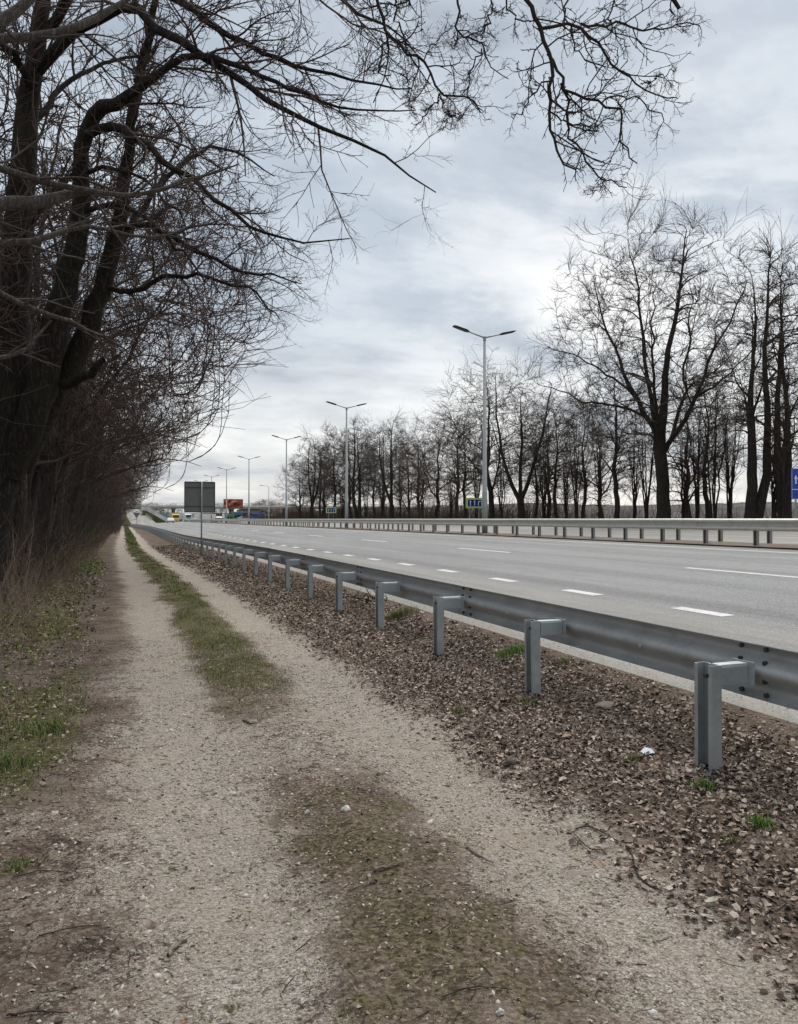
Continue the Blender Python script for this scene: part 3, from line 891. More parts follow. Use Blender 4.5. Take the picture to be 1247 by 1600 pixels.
def kids(P, R, rng, k, t0, t1, ang, L, Lj=0.3, nseg=5, up=0.0, wob=0.15, rr=0.6, r_max=None, tip=0.3, bias=None, flat=0.0, taper_len=0.55, angj=0.25, tip_r=None, relative=True):
    """k side shoots on every stem: start along t0..t1, opening angle ang, length L x stem length"""
    N, n, _ = P.shape
    t = t0 + (t1 - t0) * ((np.arange(k)[None] + rng.random((N, k))) / k)
    f = t * (n - 1); i = np.clip(f.astype(int), 0, n - 2); w = (f - i)
    ar = np.arange(N)[:, None]
    pos = P[ar, i] * (1 - w[..., None]) + P[ar, i + 1] * w[..., None]
    tan = norm(P[ar, i + 1] - P[ar, i])
    rad = R[ar, i] * (1 - w) + R[ar, i + 1] * w
    seglen = np.linalg.norm(np.diff(P, axis=1), axis=2).sum(1)[:, None]
    ref = np.where(np.abs(tan[..., 2:3]) < 0.9, np.array([0, 0, 1.0]), np.array([1.0, 0, 0]))
    a = norm(np.cross(tan, ref)); b = np.cross(tan, a)
    az = np.arange(k)[None] * 2.399 + rng.random((N, 1)) * 6.28 + rng.normal(0, .5, (N, k))
    if flat:  # sprays lie rather flat: shoots leave to both sides
        side = np.where((np.arange(k) % 2)[None] == 0, 0.0, pi)
        az = az * (1 - flat) + (side + rng.normal(0, .5, (N, k))) * flat
    an = ang + rng.normal(0, angj, (N, k))
    d = tan * np.cos(an)[..., None] + (a * np.cos(az)[..., None] + b * np.sin(az)[..., None]) * np.sin(an)[..., None]
    Ln = L * (1 - taper_len * (t - t0) / max(t1 - t0, 1e-6)) * np.clip(1 + rng.normal(0, Lj, (N, k)), .35, 1.8)
    if relative: Ln = Ln * seglen
    pos = pos.reshape(-1, 3); d = d.reshape(-1, 3); Ln = Ln.reshape(-1); rad = rad.reshape(-1)
    r0 = rad * rr
    if r_max: r0 = np.minimum(r0, r_max)
    Q = np.empty((len(pos), nseg + 1, 3)); Q[:, 0] = pos
    ups = np.full(nseg, up, float) if not np.ndim(up) else None
    if np.ndim(up): ups = np.interp(np.linspace(0, 1, nseg), np.linspace(0, 1, len(up)), up)
    for s in range(nseg):
        d = d + rng.normal(0, wob, d.shape)
        d[:, 2] += ups[s]
        if bias is not None: d = d + np.asarray(bias)
        d = norm(d)
        Q[:, s + 1] = Q[:, s] + d * (Ln / nseg)[:, None]
    rt = r0 * tip if tip_r is None else np.minimum(r0 * .9, tip_r)
    tt = np.linspace(0, 1, nseg + 1)[None]
    RR = r0[:, None] * (1 - tt) + rt[:, None] * tt
    return Q, RR
def tubes(levels, sides):
    """(V, quads) of all stems in the levels"""
    Vs, Fs, off = [], [], 0
    for (P, R), s in zip(levels, sides):
        N, n, _ = P.shape
        T = np.empty_like(P)
        T[:, 1:-1] = P[:, 2:] - P[:, :-2]; T[:, 0] = P[:, 1] - P[:, 0]; T[:, -1] = P[:, -1] - P[:, -2]
        T = norm(T)
        m = norm(T.mean(1))
        ref = np.where(np.abs(m[:, 2:3]) < 0.8, np.array([0, 0, 1.0]), np.array([1.0, 0, 0]))[:, None]
        A = norm(np.cross(T, np.broadcast_to(ref, T.shape))); B = np.cross(T, A)
        th = np.arange(s) * 2 * pi / s
        V = P[:, :, None] + R[:, :, None, None] * (A[:, :, None] * np.cos(th)[None, None, :, None] + B[:, :, None] * np.sin(th)[None, None, :, None])
        idx = np.arange(N * n * s).reshape(N, n, s) + off
        a = idx[:, :-1]; b = idx[:, 1:]
        F = np.stack([a, np.roll(a, -1, 2), np.roll(b, -1, 2), b], -1).reshape(-1, 4)
        Vs.append(V.reshape(-1, 3)); Fs.append(F); off += N * n * s
    return np.concatenate(Vs), np.concatenate(Fs)
TRI = [0]
def stems(name, levels, sides, mat, parent=None, smooth=True):
    V, F = tubes(levels, sides)
    TRI[0] += 2 * len(F)
    me = mesh_np(name, V, [F], mat, smooth)
    return add_mesh(name, me, parent) if parent is not None else me
def flare(P, R, h=1.0, k=0.5):
    z = P[0, :, 2] - P[0, 0, 2]
    R = R.copy(); R[0] *= 1 + k * np.exp(-z / (h * .4)); return R
def copy_thing(src, loc, rz, sc, label, group=None):
    o = src.copy(); COL.objects.link(o)
    o.location = loc; o.rotation_euler = (0, 0, rz); o.scale = sc
    o['label'] = label
    if group: o['group'] = group
    for ch in src.children:
        c = ch.copy(); COL.objects.link(c); c.parent = o
    return o

def bez(p, t, q, n, rng, bend=.42, jit=.035, lift=0.0):
    d = np.linalg.norm(q - p, axis=1)[:, None]
    c1 = p + t * d * bend
    c2 = q - norm(q - c1) * d * .25; c2[:, 2] -= lift * d[:, 0]
    s = np.linspace(0, 1, n)[None, :, None]
    Q = (1 - s) ** 3 * p[:, None] + 3 * (1 - s) ** 2 * s * c1[:, None] + 3 * (1 - s) * s ** 2 * c2[:, None] + s ** 3 * q[:, None]
    J = rng.normal(0, jit, Q.shape) * d[:, None]; J[:, 0] = 0
    J[:, 1:-1] = (J[:, :-2] + J[:, 1:-1] + J[:, 2:]) / 2
    return Q + J
def nodes_of(levels, skip=1):
    Ps, Ts, Rs = [], [], []
    for P, R in levels:
        T = norm(np.gradient(P, axis=1))
        Ps.append(P[:, skip:].reshape(-1, 3)); Ts.append(T[:, skip:].reshape(-1, 3)); Rs.append(R[:, skip:].reshape(-1))
    return np.concatenate(Ps), np.concatenate(Ts), np.concatenate(Rs)
def crown_points(rng, n, c, r, shell=.45, zmin=None, lump=.16):
    """points through a lumpy egg-shaped crown, more of them towards its outside"""
    v = norm(rng.normal(0, 1, (int(n * 1.6), 3)))
    f = 1 + lump * np.sin(3.1 * v[:, 0] * 2 + c[2]) * np.cos(2.7 * v[:, 2] * 2 + r[0]) + lump * np.sin(5 * v[:, 1] + 4 * v[:, 2])
    k = (shell + (1 - shell) * rng.random(len(v)) ** .7) * f
    q = np.array(c) + v * np.array(r) * k[:, None]
    if zmin is not None: q = q[q[:, 2] > zmin(q)]
    return q[:n]
def reach(rng, levels, targets, n, r0, r1, zpen=.9, rr=.55, bend=.42, jit=.024, lift=.0, near=.25):
    """one branch to every target, leaving the best placed stem below and inside it"""
    P, T, R = nodes_of(levels)
    i = np.empty(len(targets), int)
    for a in range(0, len(targets), 400):
        d = targets[a:a + 400, None] - P[None]
        h = np.linalg.norm(d, axis=2)
        cost = h + zpen * np.maximum(0, .30 * np.linalg.norm(d[..., :2], axis=2) - d[..., 2]) + np.where(h < near, 5, 0)
        i[a:a + 400] = cost.argmin(1)
    far_ = np.linalg.norm(targets - P[i], axis=1) < 4.6      # nothing hangs on an overlong shoot
    i, targets = i[far_], targets[far_]
    p, t = P[i], norm(T[i] + .55 * norm(targets - P[i]))
    Q = bez(p, t, targets, n, rng, bend, jit, lift)
    ra = np.minimum(R[i] * rr, r0 * (.5 + .5 * np.clip(np.linalg.norm(targets - p, axis=1) / 3.0, 0, 1.5)))
    return Q, np.maximum(ra, r1 * 1.1)[:, None] * (1 - np.linspace(0, 1, n)[None]) + r1 * np.linspace(0, 1, n)[None]
def fill_crown(rng, stemlv, c, r, n1=110, n2=900, k3=6, zmin=None, up=.08, rad=(.085, .034, .019), lift=.04, L4=.62, shell=.45):
    t1 = crown_points(rng, n1, c, np.array(r) * .88, .30, zmin)
    A = reach(rng, stemlv, t1, 9, rad[0], .014, rr=.62, lift=lift)
    t2 = crown_points(rng, n2, c, r, shell, zmin)
    B = reach(rng, list(stemlv) + [A], t2, 6, rad[1], .010, zpen=.8, rr=.75, lift=lift)
    C = kids(*B, rng, k3, .15, 1., .62, L4 * .75, .35, 2, [up * .4, up], .16, .8, rad[2], .6, taper_len=.25)
    return [A, B, C]

# ---------- trees across the road: rising, spreading crowns
def road_tree(rng, H, trunk_h, r, limbs, spread, dense=1.0, lean=0.0, limb_ang=0.55, twig='twig_right', extra=None, crown=None):
    n = 9
    tp = [(0, 0, -.3)] + [(lean * z + rng.normal(0, .10), rng.normal(0, .10), z) for z in np.linspace(.8, H * .86, 7)]
    T = resample(tp, [r, r * .82, r * .74, r * .6, r * .42, r * .28, r * .16, r * .06], 22, rng, 0.03)
    T = (T[0], flare(T[0], T[1]))
    t0 = trunk_h / (H * .88)
    L1 = kids(*T, rng, limbs, t0, 0.92, limb_ang, spread * 1.18, .25, 10, [0.02, .10, .10, .04], .13, .46, None, .15, taper_len=.55)
    stemlv = [T, L1]
    if extra is not None: stemlv.append(extra)
    c, r_, n1, n2 = crown
    return stemlv, fill_crown(rng, stemlv, c, r_, n1, n2)
def make_tree(name, lv, bark, twig, label, group, loc=(0, 0, 0), cat='tree', sides=(10, 6), csides=(4, 3, 3)):
    o = empty(name, (0, 0, 0)); tag(o, label, cat, group)
    sl = list(sides) + [6] * (len(lv[0]) - 2)
    stems('trunk', lv[0], sl[:len(lv[0])], M[bark], o)
    stems('crown', lv[1], csides, M[twig], o, smooth=False)
    o.location = loc
    return o
def far_base(px, X):
    d = 1303.2 * X / (px - 193.0)
    return d, (X, (d - sin(YAW) * X) / cos(YAW), float(ground_z(np.array([X]), np.array([(d - sin(YAW) * X) / cos(YAW)]), False)[0]))
GR = 'bare trees beyond the far carriageway'
rng = np.random.default_rng(11)
# the tall one with a broad crown, three leaders from a fork
d, loc = far_base(1036, 36.0)
tp = [(0, 0, -.4), (.05, 0, 2), (-.1, 0, 4.5), (-.15, .1, 6.2), (.1, .1, 9), (.3, 0, 12), (.9, -.2, 15), (1.3, 0, 18), (1.6, .2, 21)]
T = resample(tp, [.52, .46, .44, .42, .26, .2, .14, .08, .03], 26, rng, .03); T = (T[0], flare(T[0], T[1], 1.2))
lead = []
for pts, rr in (([(-.1, 0, 5.2), (-.9, .2, 7.5), (-2.2, .6, 10.0), (-3.0, .8, 12.5), (-4.2, .9, 15.5), (-4.8, .6, 18.5)], [.34, .28, .23, .16, .1, .03]),
                ([(0, .1, 5.2), (1.3, .2, 7.4), (2.3, -.3, 9.5), (3.2, -.4, 12), (4.6, -.2, 14.5), (5.6, 0, 17)], [.33, .26, .2, .14, .09, .03]),
                ([(-.1, 0, 6.0), (-.8, -.4, 9), (-1.3, -.8, 12.5), (-1.6, -1, 16), (-2.2, -1, 20)], [.28, .24, .18, .12, .03]),
                ([(-1.2, .2, 8), (-3.4, .6, 8.9), (-5.4, .8, 9.3), (-7.6, .9, 10.3), (-9.0, .9, 10.9)], [.17, .13, .1, .06, .02]),
                ([(-1.9, .5, 9.4), (-4.2, 1.0, 11.6), (-6.2, 1, 12.8), (-7.8, 1, 13.4)], [.16, .11, .07, .02]),
                ([(.4, 0, 6), (1.2, 1.6, 8), (1.6, 3, 11), (2, 4, 15), (2.2, 4.5, 18)], [.26, .2, .15, .1, .03]),
                ([(0, -.1, 6), (-.5, -1.9, 8.5), (-.8, -3.4, 12), (-.6, -4.2, 16)], [.24, .18, .12, .03]),
                ([(2.2, -.3, 9.2), (3.8, -.6, 10.1), (5.2, -.6, 11.6), (6.4, -.4, 12.6)], [.15, .1, .07, .02])):
    lead.append(resample(pts, [q_ * .62 for q_ in rr[:-1]] + [.02], 14, rng, .09))
LD = (np.concatenate([a for a, _ in lead]), np.concatenate([b for _, b in lead]))
B1 = kids(*LD, rng, 5, .25, .9, .6, .3, .25, 8, [.02, .09, .06], .12, .5, .06, .22, taper_len=.35)
B2 = fill_crown(rng, [LD, (T[0][:, 8:], T[1][:, 8:]), B1], (-1.3, 0, 14.3), (6.9, 6.2, 8.6), 330, 2100, 7, None, .08, (.090, .034, .018), .04)
big = empty('bare_tree'); tag(big, 'tallest bare tree across the road, broad round crown on a thick forked trunk', 'tree', GR)
stems('trunk', [T, LD], [14, 8], M['bark_right'], big)
stems('limb', [B1], [5], M['bark_right'], big)['kind'] = 'stuff'
stems('crown', B2, [4, 3, 3], M['twig_right'], big, smooth=False)
big.location = loc; big.rotation_euler = (0, 0, -.62)
rng = np.random.default_rng(5)
# columnar pair at the right
ex = resample([(.3, 0, .2), (.9, .2, 3), (1.1, .3, 6), (.9, .2, 10), (1.1, 0, 14), (1.2, 0, 16.5)], [.36, .29, .22, .15, .08, .03], 16, rng, .04)
lv = road_tree(rng, 17.6, 5.0, .40, 9, .26, 1.0, 0.01, .45, extra=ex, crown=((.5, 0, 11.2), (3.7, 3.4, 7.2), 120, 950))
d, loc = far_base(1172, 36.0)
t_col = make_tree('bare_tree', lv, 'bark_right', 'twig_right', 'tall narrow twin-trunked bare tree between the tallest tree and the right blue sign', GR, loc)
t_col.rotation_euler = (0, 0, -.6)
# slender straight one left of the big tree
lv = road_tree(rng, 14.5, 3.6, .27, 9, .24, .85, -0.01, .6, crown=((0, 0, 9.6), (2.9, 2.9, 5.6), 80, 700))
d, loc = far_base(964, 36.5)
t_slim = make_tree('bare_tree', lv, 'bark_right', 'twig_right', 'slim straight-trunked bare tree just left of the tallest tree', GR, loc)
# forked one
tp = resample([(0, 0, -.3), (.1, 0, 1.2), (.0, 0, 2.6)], [.42, .36, .34], 8, rng, .02); tp = (tp[0], flare(tp[0], tp[1]))
F1 = [resample(p, r_, 8, rng, .04) for p, r_ in (([(0, 0, 2.3), (-.9, .1, 4), (-1.6, .4, 6.5), (-2.2, .4, 10), (-2.3, .2, 14)], [.24, .19, .14, .09, .03]), ([(0, 0, 2.3), (.8, 0, 4.2), (1.6, -.3, 7), (2.4, -.3, 10.4), (3.0, 0, 13.4)], [.23, .18, .13, .08, .03]), ([(0, 0, 2.4), (.1, .8, 5), (.3, 1.6, 8.5), (.2, 1.8, 12.5)], [.2, .18, .12, .03]))]
F1 = (np.concatenate([a for a, _ in F1]), np.concatenate([b for _, b in F1]))
G1 = kids(*F1, rng, 6, .2, .9, .6, .3, .25, 8, [.02, .1, .06], .12, .5, .06, .22, taper_len=.35)
G2 = fill_crown(rng, [F1, G1], (.2, .3, 9.4), (5.0, 4.4, 6.3), 110, 900)
t_fork = empty('bare_tree'); tag(t_fork, 'bare tree with a low V-shaped fork right of the nearest lamp pole', 'tree', GR)
stems('trunk', [tp, F1, G1], [10, 8, 5], M['bark_right'], t_fork)
stems('crown', G2, [4, 3, 3], M['twig_right'], t_fork, smooth=False)
d, loc = far_base(813, 36.0); t_fork.location = loc; t_fork.rotation_euler = (0, 0, -.4)
# broad one behind the lamp
lv = road_tree(rng, 18.0, 3.0, .38, 11, .40, 1.05, -0.02, .70, crown=((-.2, 0, 11.0), (6.6, 6.0, 7.6), 150, 1200))
d, loc = far_base(766, 37.0)
t_broad = make_tree('bare_tree', lv, 'bark_right', 'twig_right', 'broad bare tree whose crown spreads behind the nearest lamp pole', GR, loc)
lv = road_tree(rng, 13.4, 2.2, .28, 10, .42, 1.05, 0.03, .72, crown=((.2, 0, 7.9), (5.2, 5.0, 6.2), 120, 950))
d, loc = far_base(682, 36.5)
t_round = make_tree('bare_tree', lv, 'bark_right', 'twig_red', 'low rounded reddish bare tree left of the larger lane sign', GR, loc)
row = [(t_slim, 727, 39, .3, (.95, .95, .95), 'slim bare tree standing between the rounded reddish tree and the nearest lamp'),
       (t_fork, 612, 36.5, 1.4, (1.0, 1.0, 1.02), 'forked bare tree midway between the first and second lamp poles'),
       (t_round, 640, 41, 2.0, (.95, .95, .95), 'reddish bare tree set back, midway between the two nearest lamps'),
       (t_col, 562, 36.5, 2.2, (1.0, 1.0, .98), 'tall narrow bare tree just right of the second lamp pole'),
       (t_slim, 585, 41, 1.1, (1.05, 1.05, 1.0), 'slim bare tree set back right of the second lamp pole'),
       (t_slim, 522, 36.5, 4.0, (1.2, 1.2, 1.22), 'bare tree behind the smaller lane sign, left of the second lamp'),
       (t_round, 548, 40, 3.3, (1.2, 1.2, 1.28), 'bare tree rising behind the second lamp pole'),
       (t_fork, 487, 36.5, 4.4, (1.15, 1.15, 1.2), 'leftmost bare tree of the row across the road'),
       (t_slim, 500, 41, 2.7, (1.25, 1.25, 1.2), 'bare tree set back behind the leftmost of the row'),
       (t_slim, 868, 38, 2.1, (.85, .85, .86), 'slim bare tree right of the V-shaped one, in front of hills'),
       (t_slim, 838, 41, 5.1, (.9, .9, .80), 'thin bare tree close behind the V-shaped one'),
       (t_slim, 912, 40, 3.9, (.85, .85, .84), 'slender bare tree midway between the V-shaped tree and the straight one'),
       (t_col, 1228, 40, 1.0, (.95, .95, 1.0), 'bare tree rising behind the tall blue sign at the right edge'),
       (t_slim, 1105, 41, .6, (.9, .9, .9), 'thin bare tree right behind the tallest tree'),
       (t_broad, 598, 44, 1.9, (1.05, 1.05, 1.0), 'broad bare tree set far back between the two nearest lamps'),
       (t_broad, 540, 46, 3.0, (1.15, 1.15, 1.1), 'broad bare tree far back behind the second lamp pole'),
       (t_round, 505, 44, .4, (1.35, 1.35, 1.35), 'rounded reddish bare tree behind the smaller lane sign'),
       (t_round, 470, 40, 2.5, (1.2, 1.2, 1.1), 'low rounded bare tree at the far left end of the row across the road'),
       (t_broad, 655, 46, 5.2, (.95, .95, .9), 'broad bare tree far back behind the rounded reddish one'),
       (t_broad, 715, 45, 4.1, (.95, .95, .92), 'broad bare tree far back, left of the nearest lamp'),
       (t_round, 858, 43, 1.2, (1.0, 1.0, .95), 'rounded bare tree set back right of the V-shaped one'),
       (t_round, 940, 45, 2.9, (.95, .95, .9), 'rounded bare tree set back behind the slim straight trunk'),
       (t_round, 1075, 44, 3.7, (.95, .95, .95), 'rounded bare tree set back right of the tallest trunk')]
for src, px, X, rz, sc, lab in row:
    d, loc = far_base(px, X); copy_thing(src, loc, rz, sc, lab, GR)
for px, X, src, rz in ():
    d, loc = far_base(px, X); copy_thing(src, loc, rz, (1.1, 1.1, 1.2), 'bare roadside tree beyond the right edge of the view', GR)
# thin many-stemmed saplings between the trunks
def sapling(rng, H, n):
    S = []
    for k in range(n):
        a = rng.random() * 6.28; s = rng.uniform(.03, .16)
        p = [(cos(a) * .15 * k / n, sin(a) * .15, -.2)]
        for z in np.linspace(.2, 1, 5): p.append((cos(a) * s * H * z ** 1.3, sin(a) * s * H * z ** 1.3, H * z * rng.uniform(.9, 1.0)))
        S.append(resample(p, [rng.uniform(.055, .10), .06, .05, .035, .02, .008], 12, rng, .05))
    S = (np.concatenate([a for a, _ in S]), np.concatenate([b for _, b in S]))
    A = kids(*S, rng, 14, .25, .98, .5, .22, .35, 5, [.0, .05], .14, .5, .025, .3, taper_len=.4)
    B = kids(*A, rng, 6, .15, 1., .6, .42, .3, 3, [0, .05], .16, .6, .012, .5)
    return [S], [A, B]
rng = np.random.default_rng(21)
GS = 'thin many-stemmed saplings between the roadside trunks'
sap = []
for H, n in ((9.0, 7), (7.5, 6), (10.5, 5)):
    lv = sapling(rng, H, n)
    o = empty('sapling'); tag(o, 'thin many-stemmed sapling', 'tree', GS)
    stems('trunk', lv[0], [6], M['bark_right'], o); stems('crown', lv[1], [3, 3], M['twig_red'], o, smooth=False)
    sap.append(o)
spx = [(850, 39, 0, 'right of the V-shaped tree'), (885, 40, 1, 'left of the slender tree before the hills'), (900, 38, 2, 'under the slender tree before the hills'), (938, 39, 0, 'left of the slim straight trunk'),
       (992, 38, 1, 'between the slim straight trunk and the tallest tree'), (1010, 40, 2, 'close left of the tallest trunk'), (1068, 39, 1, 'leaning out just right of the tallest trunk'),
       (1090, 38, 0, 'midway between the tallest trunk and the twin-trunked tree'), (1115, 38, 2, 'second to the left of the twin trunk'), (1140, 40, 0, 'close left of the twin trunk'),
       (1210, 38, 1, 'close right of the twin trunk'), (1222, 37, 2, 'left beside the tall blue sign'), (783, 40, 2, 'between the nearest lamp and the V-shaped tree'), (745, 40, 0, 'behind the larger lane sign'),
       (705, 40, 1, 'left of the larger lane sign'), (660, 40, 2, 'left of the rounded reddish tree'), (625, 40, 0, 'right of the forked tree between the lamps'), (597, 40, 1, 'left of the forked tree between the lamps'),
       (572, 40, 2, 'right of the second lamp pole'), (535, 40, 0, 'behind the second lamp pole'), (508, 40, 1, 'behind the smaller lane sign')]
for i, (px, X, k, w_) in enumerate(spx):
    d, loc = far_base(px, X)
    lab = 'thin many-stemmed sapling ' + w_
    if i == 0 or (k not in [s[2] for s in spx[:i]]):
        o = sap[k]; o.location = loc; o['label'] = lab
    else:
        copy_thing(sap[k], loc, i * 1.7, (1, 1, 1) if px > 800 else (1.05, 1.05, 1.1), lab, GS)

# dark brush behind the row (a thicket, no single bush can be told apart)
rng = np.random.default_rng(33)
def brush(name, x0, x1, y0, y1, n, h0, h1, mat, zf, dens=None, r=.012, label=None):
    x = rng.uniform(x0, x1, n); y = rng.uniform(y0, y1, n)
    if dens is not None:
        kp = rng.random(n) < dens(x, y); x, y = x[kp], y[kp]
    n = len(x)
    z = zf(x, y) - .05
    H = rng.uniform(h0, h1, n) * (.5 + fbm(x * .35, y * .35, 95))
    m = 3
    d = norm(np.stack([rng.normal(0, .35, n), rng.normal(0, .35, n), np.ones(n)], -1))
    P = np.empty((n, m, 3)); P[:, 0] = np.stack([x, y, z], -1)
    for k in range(1, m):
        d = norm(d + rng.normal(0, .16, d.shape)); P[:, k] = P[:, k - 1] + d * (H / (m - 1))[:, None]
    R = np.linspace(1, .3, m)[None] * (r * rng.uniform(.6, 1.4, n))[:, None]
    K = kids(P, R, rng, 3, .25, 1., .6, .5, .3, 1, 0., .18, .7)
    V, F = tubes([(P, R), K], [3, 3])
    TRI[0] += 2 * len(F)
    o = add_mesh(name, mesh_np(name, V, [F], M[mat]))
    return tag(o, label, None, None, 'stuff')
brush('far_brush', 38, 50, 60, 250, 4200, 1.0, 4.2, 'twig_red', lambda x, y: ground_z(x, y, False), lambda x, y: sstep(58, 95, y), .03, 'dark brush of thin stems behind the roadside trees')
brush('far_brush', 35, 46, 14, 110, 3000, .4, 2.2, 'twig_red', lambda x, y: ground_z(x, y, False), None, .012, 'low dead stems at the foot of the roadside trees')
# ================================================================== trees along the track
GL = 'bare trees along the dirt track'
rng = np.random.default_rng(101)
def pl(pts): return [at(*p) for p in pts]
def cat_(ls):
    n = max(a.shape[1] for a, _ in ls)
    if any(a.shape[1] != n for a, _ in ls):      # bring all stems to the same number of points
        out = []
        for a, b in ls:
            t = np.linspace(0, 1, n); s = np.linspace(0, 1, a.shape[1])
            i = np.clip(np.searchsorted(s, t, side='right') - 1, 0, a.shape[1] - 2); w = ((t - s[i]) / (s[i + 1] - s[i]))
            out.append((a[:, i] * (1 - w)[None, :, None] + a[:, i + 1] * w[None, :, None], b[:, i] * (1 - w)[None] + b[:, i + 1] * w[None]))
        ls = out
    return (np.concatenate([a for a, _ in ls]), np.concatenate([b for _, b in ls]))
# the forked tree at the left edge, limbs traced to their real places
tA = empty('forked_tree'); tag(tA, 'big dark forked tree at the left edge, long limbs drooping over the track', 'tree', GL)
trunk = resample(pl([(-30, 985, 15), (-24, 900, 15), (-12, 800, 15.0), (4, 700, 15.0), (18, 620, 15), (20, 520, 15), (22, 420, 15), (34, 300, 15), (45, 160, 15), (62, 40, 15), (75, -120, 15.2), (95, -300, 15.6)]),
                 [.46, .40, .38, .38, .37, .31, .28, .25, .20, .15, .11, .05], 40, rng, .02)
trunk = (trunk[0], flare(trunk[0], trunk[1], 1.0, .3))
sB = resample(pl([(14, 745, 15), (62, 620, 14.8), (84, 510, 14.6), (112, 420, 14.4), (128, 340, 14.2), (129, 260, 14), (133, 205, 13.9), (152, 176, 13.7), (186, 163, 13.5), (216, 143, 13.3), (262, 108, 13.0), (312, 85, 12.7), (400, 112, 12.3), (480, 150, 12), (560, 175, 11.7), (650, 172, 11.5)]),
              [.30, .28, .24, .195, .16, .14, .13, .125, .105, .08, .06, .05, .037, .025, .015, .007], 44, rng, .025)
sC = resample(pl([(30, 730, 15.4), (88, 615, 15.3), (138, 520, 15.1), (162, 440, 15), (180, 370, 14.9), (194, 300, 14.8), (204, 200, 14.7), (228, 90, 14.6), (245, -30, 14.5), (262, -180, 14.5)]),
              [.25, .23, .195, .17, .15, .12, .09, .07, .05, .025], 34, rng, .025)
stub = resample(pl([(100, 600, 14.9), (125, 592, 14.6), (150, 575, 14.3), (162, 560, 14.2)]), [.10, .09, .07, .045], 10, rng, .02)
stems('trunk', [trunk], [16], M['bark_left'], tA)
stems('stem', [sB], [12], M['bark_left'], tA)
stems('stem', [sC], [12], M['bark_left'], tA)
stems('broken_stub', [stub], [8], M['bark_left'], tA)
limbs = [
 ([(58, 110, 14.9), (100, 60, 14.5), (155, 28, 14), (190, 10, 13.8), (214, 14, 13.6), (236, 40, 13.4), (310, 84, 12.9), (370, 115, 12.5), (430, 162, 12.1), (540, 215, 11.5), (620, 262, 11.1), (687, 302, 10.8)], [.15, .13, .12, .11, .11, .10, .08, .065, .05, .03, .018, .008]),
 ([(131, 215, 13.9), (160, 197, 13.6), (190, 203, 13.4), (236, 236, 13.1), (290, 276, 12.8), (340, 315, 12.5), (420, 362, 12.2), (480, 374, 12), (545, 376, 11.8)], [.11, .10, .09, .07, .055, .042, .028, .018, .008]),
 ([(240, -10, 14.5), (280, 2, 14), (336, 40, 13.4), (420, 82, 12.9), (520, 117, 12.4), (645, 142, 11.8)], [.09, .08, .065, .045, .03, .008]),
 ([(184, 360, 14.9), (235, 352, 14.2), (300, 388, 13.5), (380, 424, 13), (470, 442, 12.6)], [.08, .065, .045, .03, .008]),
 ([(60, 60, 15), (130, -40, 14.5), (260, -120, 13.6), (420, -60, 12.6), (560, 20, 11.8), (640, 60, 11.4)], [.13, .11, .09, .06, .03, .008]),
 ([(75, -100, 15.2), (200, -240, 14.6), (380, -260, 13.4), (560, -160, 12.2), (700, -80, 11.6)], [.12, .1, .08, .04, .01]),
 ([(160, 450, 15), (215, 452, 14.6), (290, 430, 14), (390, 450, 13.4), (440, 500, 13)], [.07, .06, .045, .025, .008]),
 ([(205, 215, 14.7), (214, 160, 14.5), (222, 90, 14.4), (235, 60, 14.3)], [.07, .06, .045, .03]),
 ([(30, 400, 15), (60, 330, 14.6), (110, 280, 14.2), (170, 260, 13.8), (250, 300, 13.4), (300, 370, 13.1)], [.08, .07, .055, .04, .025, .01]),
 ([(130, 330, 14.2), (170, 320, 13.8), (230, 345, 13.4), (290, 400, 13), (330, 450, 12.8)], [.07, .055, .04, .025, .008]),
 ([(50, 150, 15), (20, 80, 14.2), (-40, 20, 13.6), (-90, -10, 13)], [.1, .08, .06, .03]),
 ([(40, 220, 15), (70, 170, 15.6), (120, 120, 16.4), (200, 90, 17.4), (300, 120, 18.4)], [.1, .08, .06, .04, .01]),
 ([(170, 410, 14.9), (220, 330, 15.6), (280, 260, 16.4), (350, 230, 17.2), (430, 280, 17.8)], [.09, .075, .06, .04, .01]),
]
LB = [resample(pl(p), [q_ * .82 for q_ in r_[:-1]] + [r_[-1]], 18, rng, .03) for p, r_ in limbs]
for b_ in LB: stems('limb', [b_], [7], M['bark_left'], tA)
LBc = cat_(LB)
def drooping(src, rng, k1=9, k2=9, k3=6, bias=(.05, -.02, 0), L1=.36, L2=.42, L3=.45, t0=.12):
    A = kids(*src, rng, k1, t0, .99, .66, L1, .3, 6, [.04, -.03, -.06, -.02, .05], .14, .55, .028, .3, bias=bias, taper_len=.45)
    B = kids(*A, rng, k2, .08, 1., .66, L2, .35, 4, [.0, -.05, -.03, .06], .16, .6, .0125, .5, bias=bias, taper_len=.35)
    C = kids(*B, rng, k3, .1, 1., .66, L3, .35, 2, [.03, .14], .17, .8, .0085, .75, taper_len=.3)
    return [A, B, C]
def buds(src, rng, k=3):
    """short budded spurs on the fine twigs"""
    return kids(*src, rng, k, .15, 1., .8, .032, .25, 2, 0., .1, 1.2, .007, .8, taper_len=0, relative=False)
stB = (sB[0][:, 20:], sB[1][:, 20:])
stC = (sC[0][:, 12:], sC[1][:, 12:])
c1 = drooping(LBc, rng, 11, 8, 6, bias=(.02, -.02, .01), L1=.27)
c2 = drooping(stB, rng, 16, 9, 6, L1=.22)
c3 = drooping(stC, rng, 16, 9, 6, L1=.25)
c4 = drooping((trunk[0][:, 18:], trunk[1][:, 18:]), rng, 16, 9, 6, L1=.25)
cr = [cat_([c1[i], c2[i], c3[i], c4[i]]) for i in range(3)]
stems('crown', cr + [buds((cr[2][0][::2], cr[2][1][::2]), rng, 2)], [4, 3, 3, 3], M['twig_left'], tA, smooth=False)

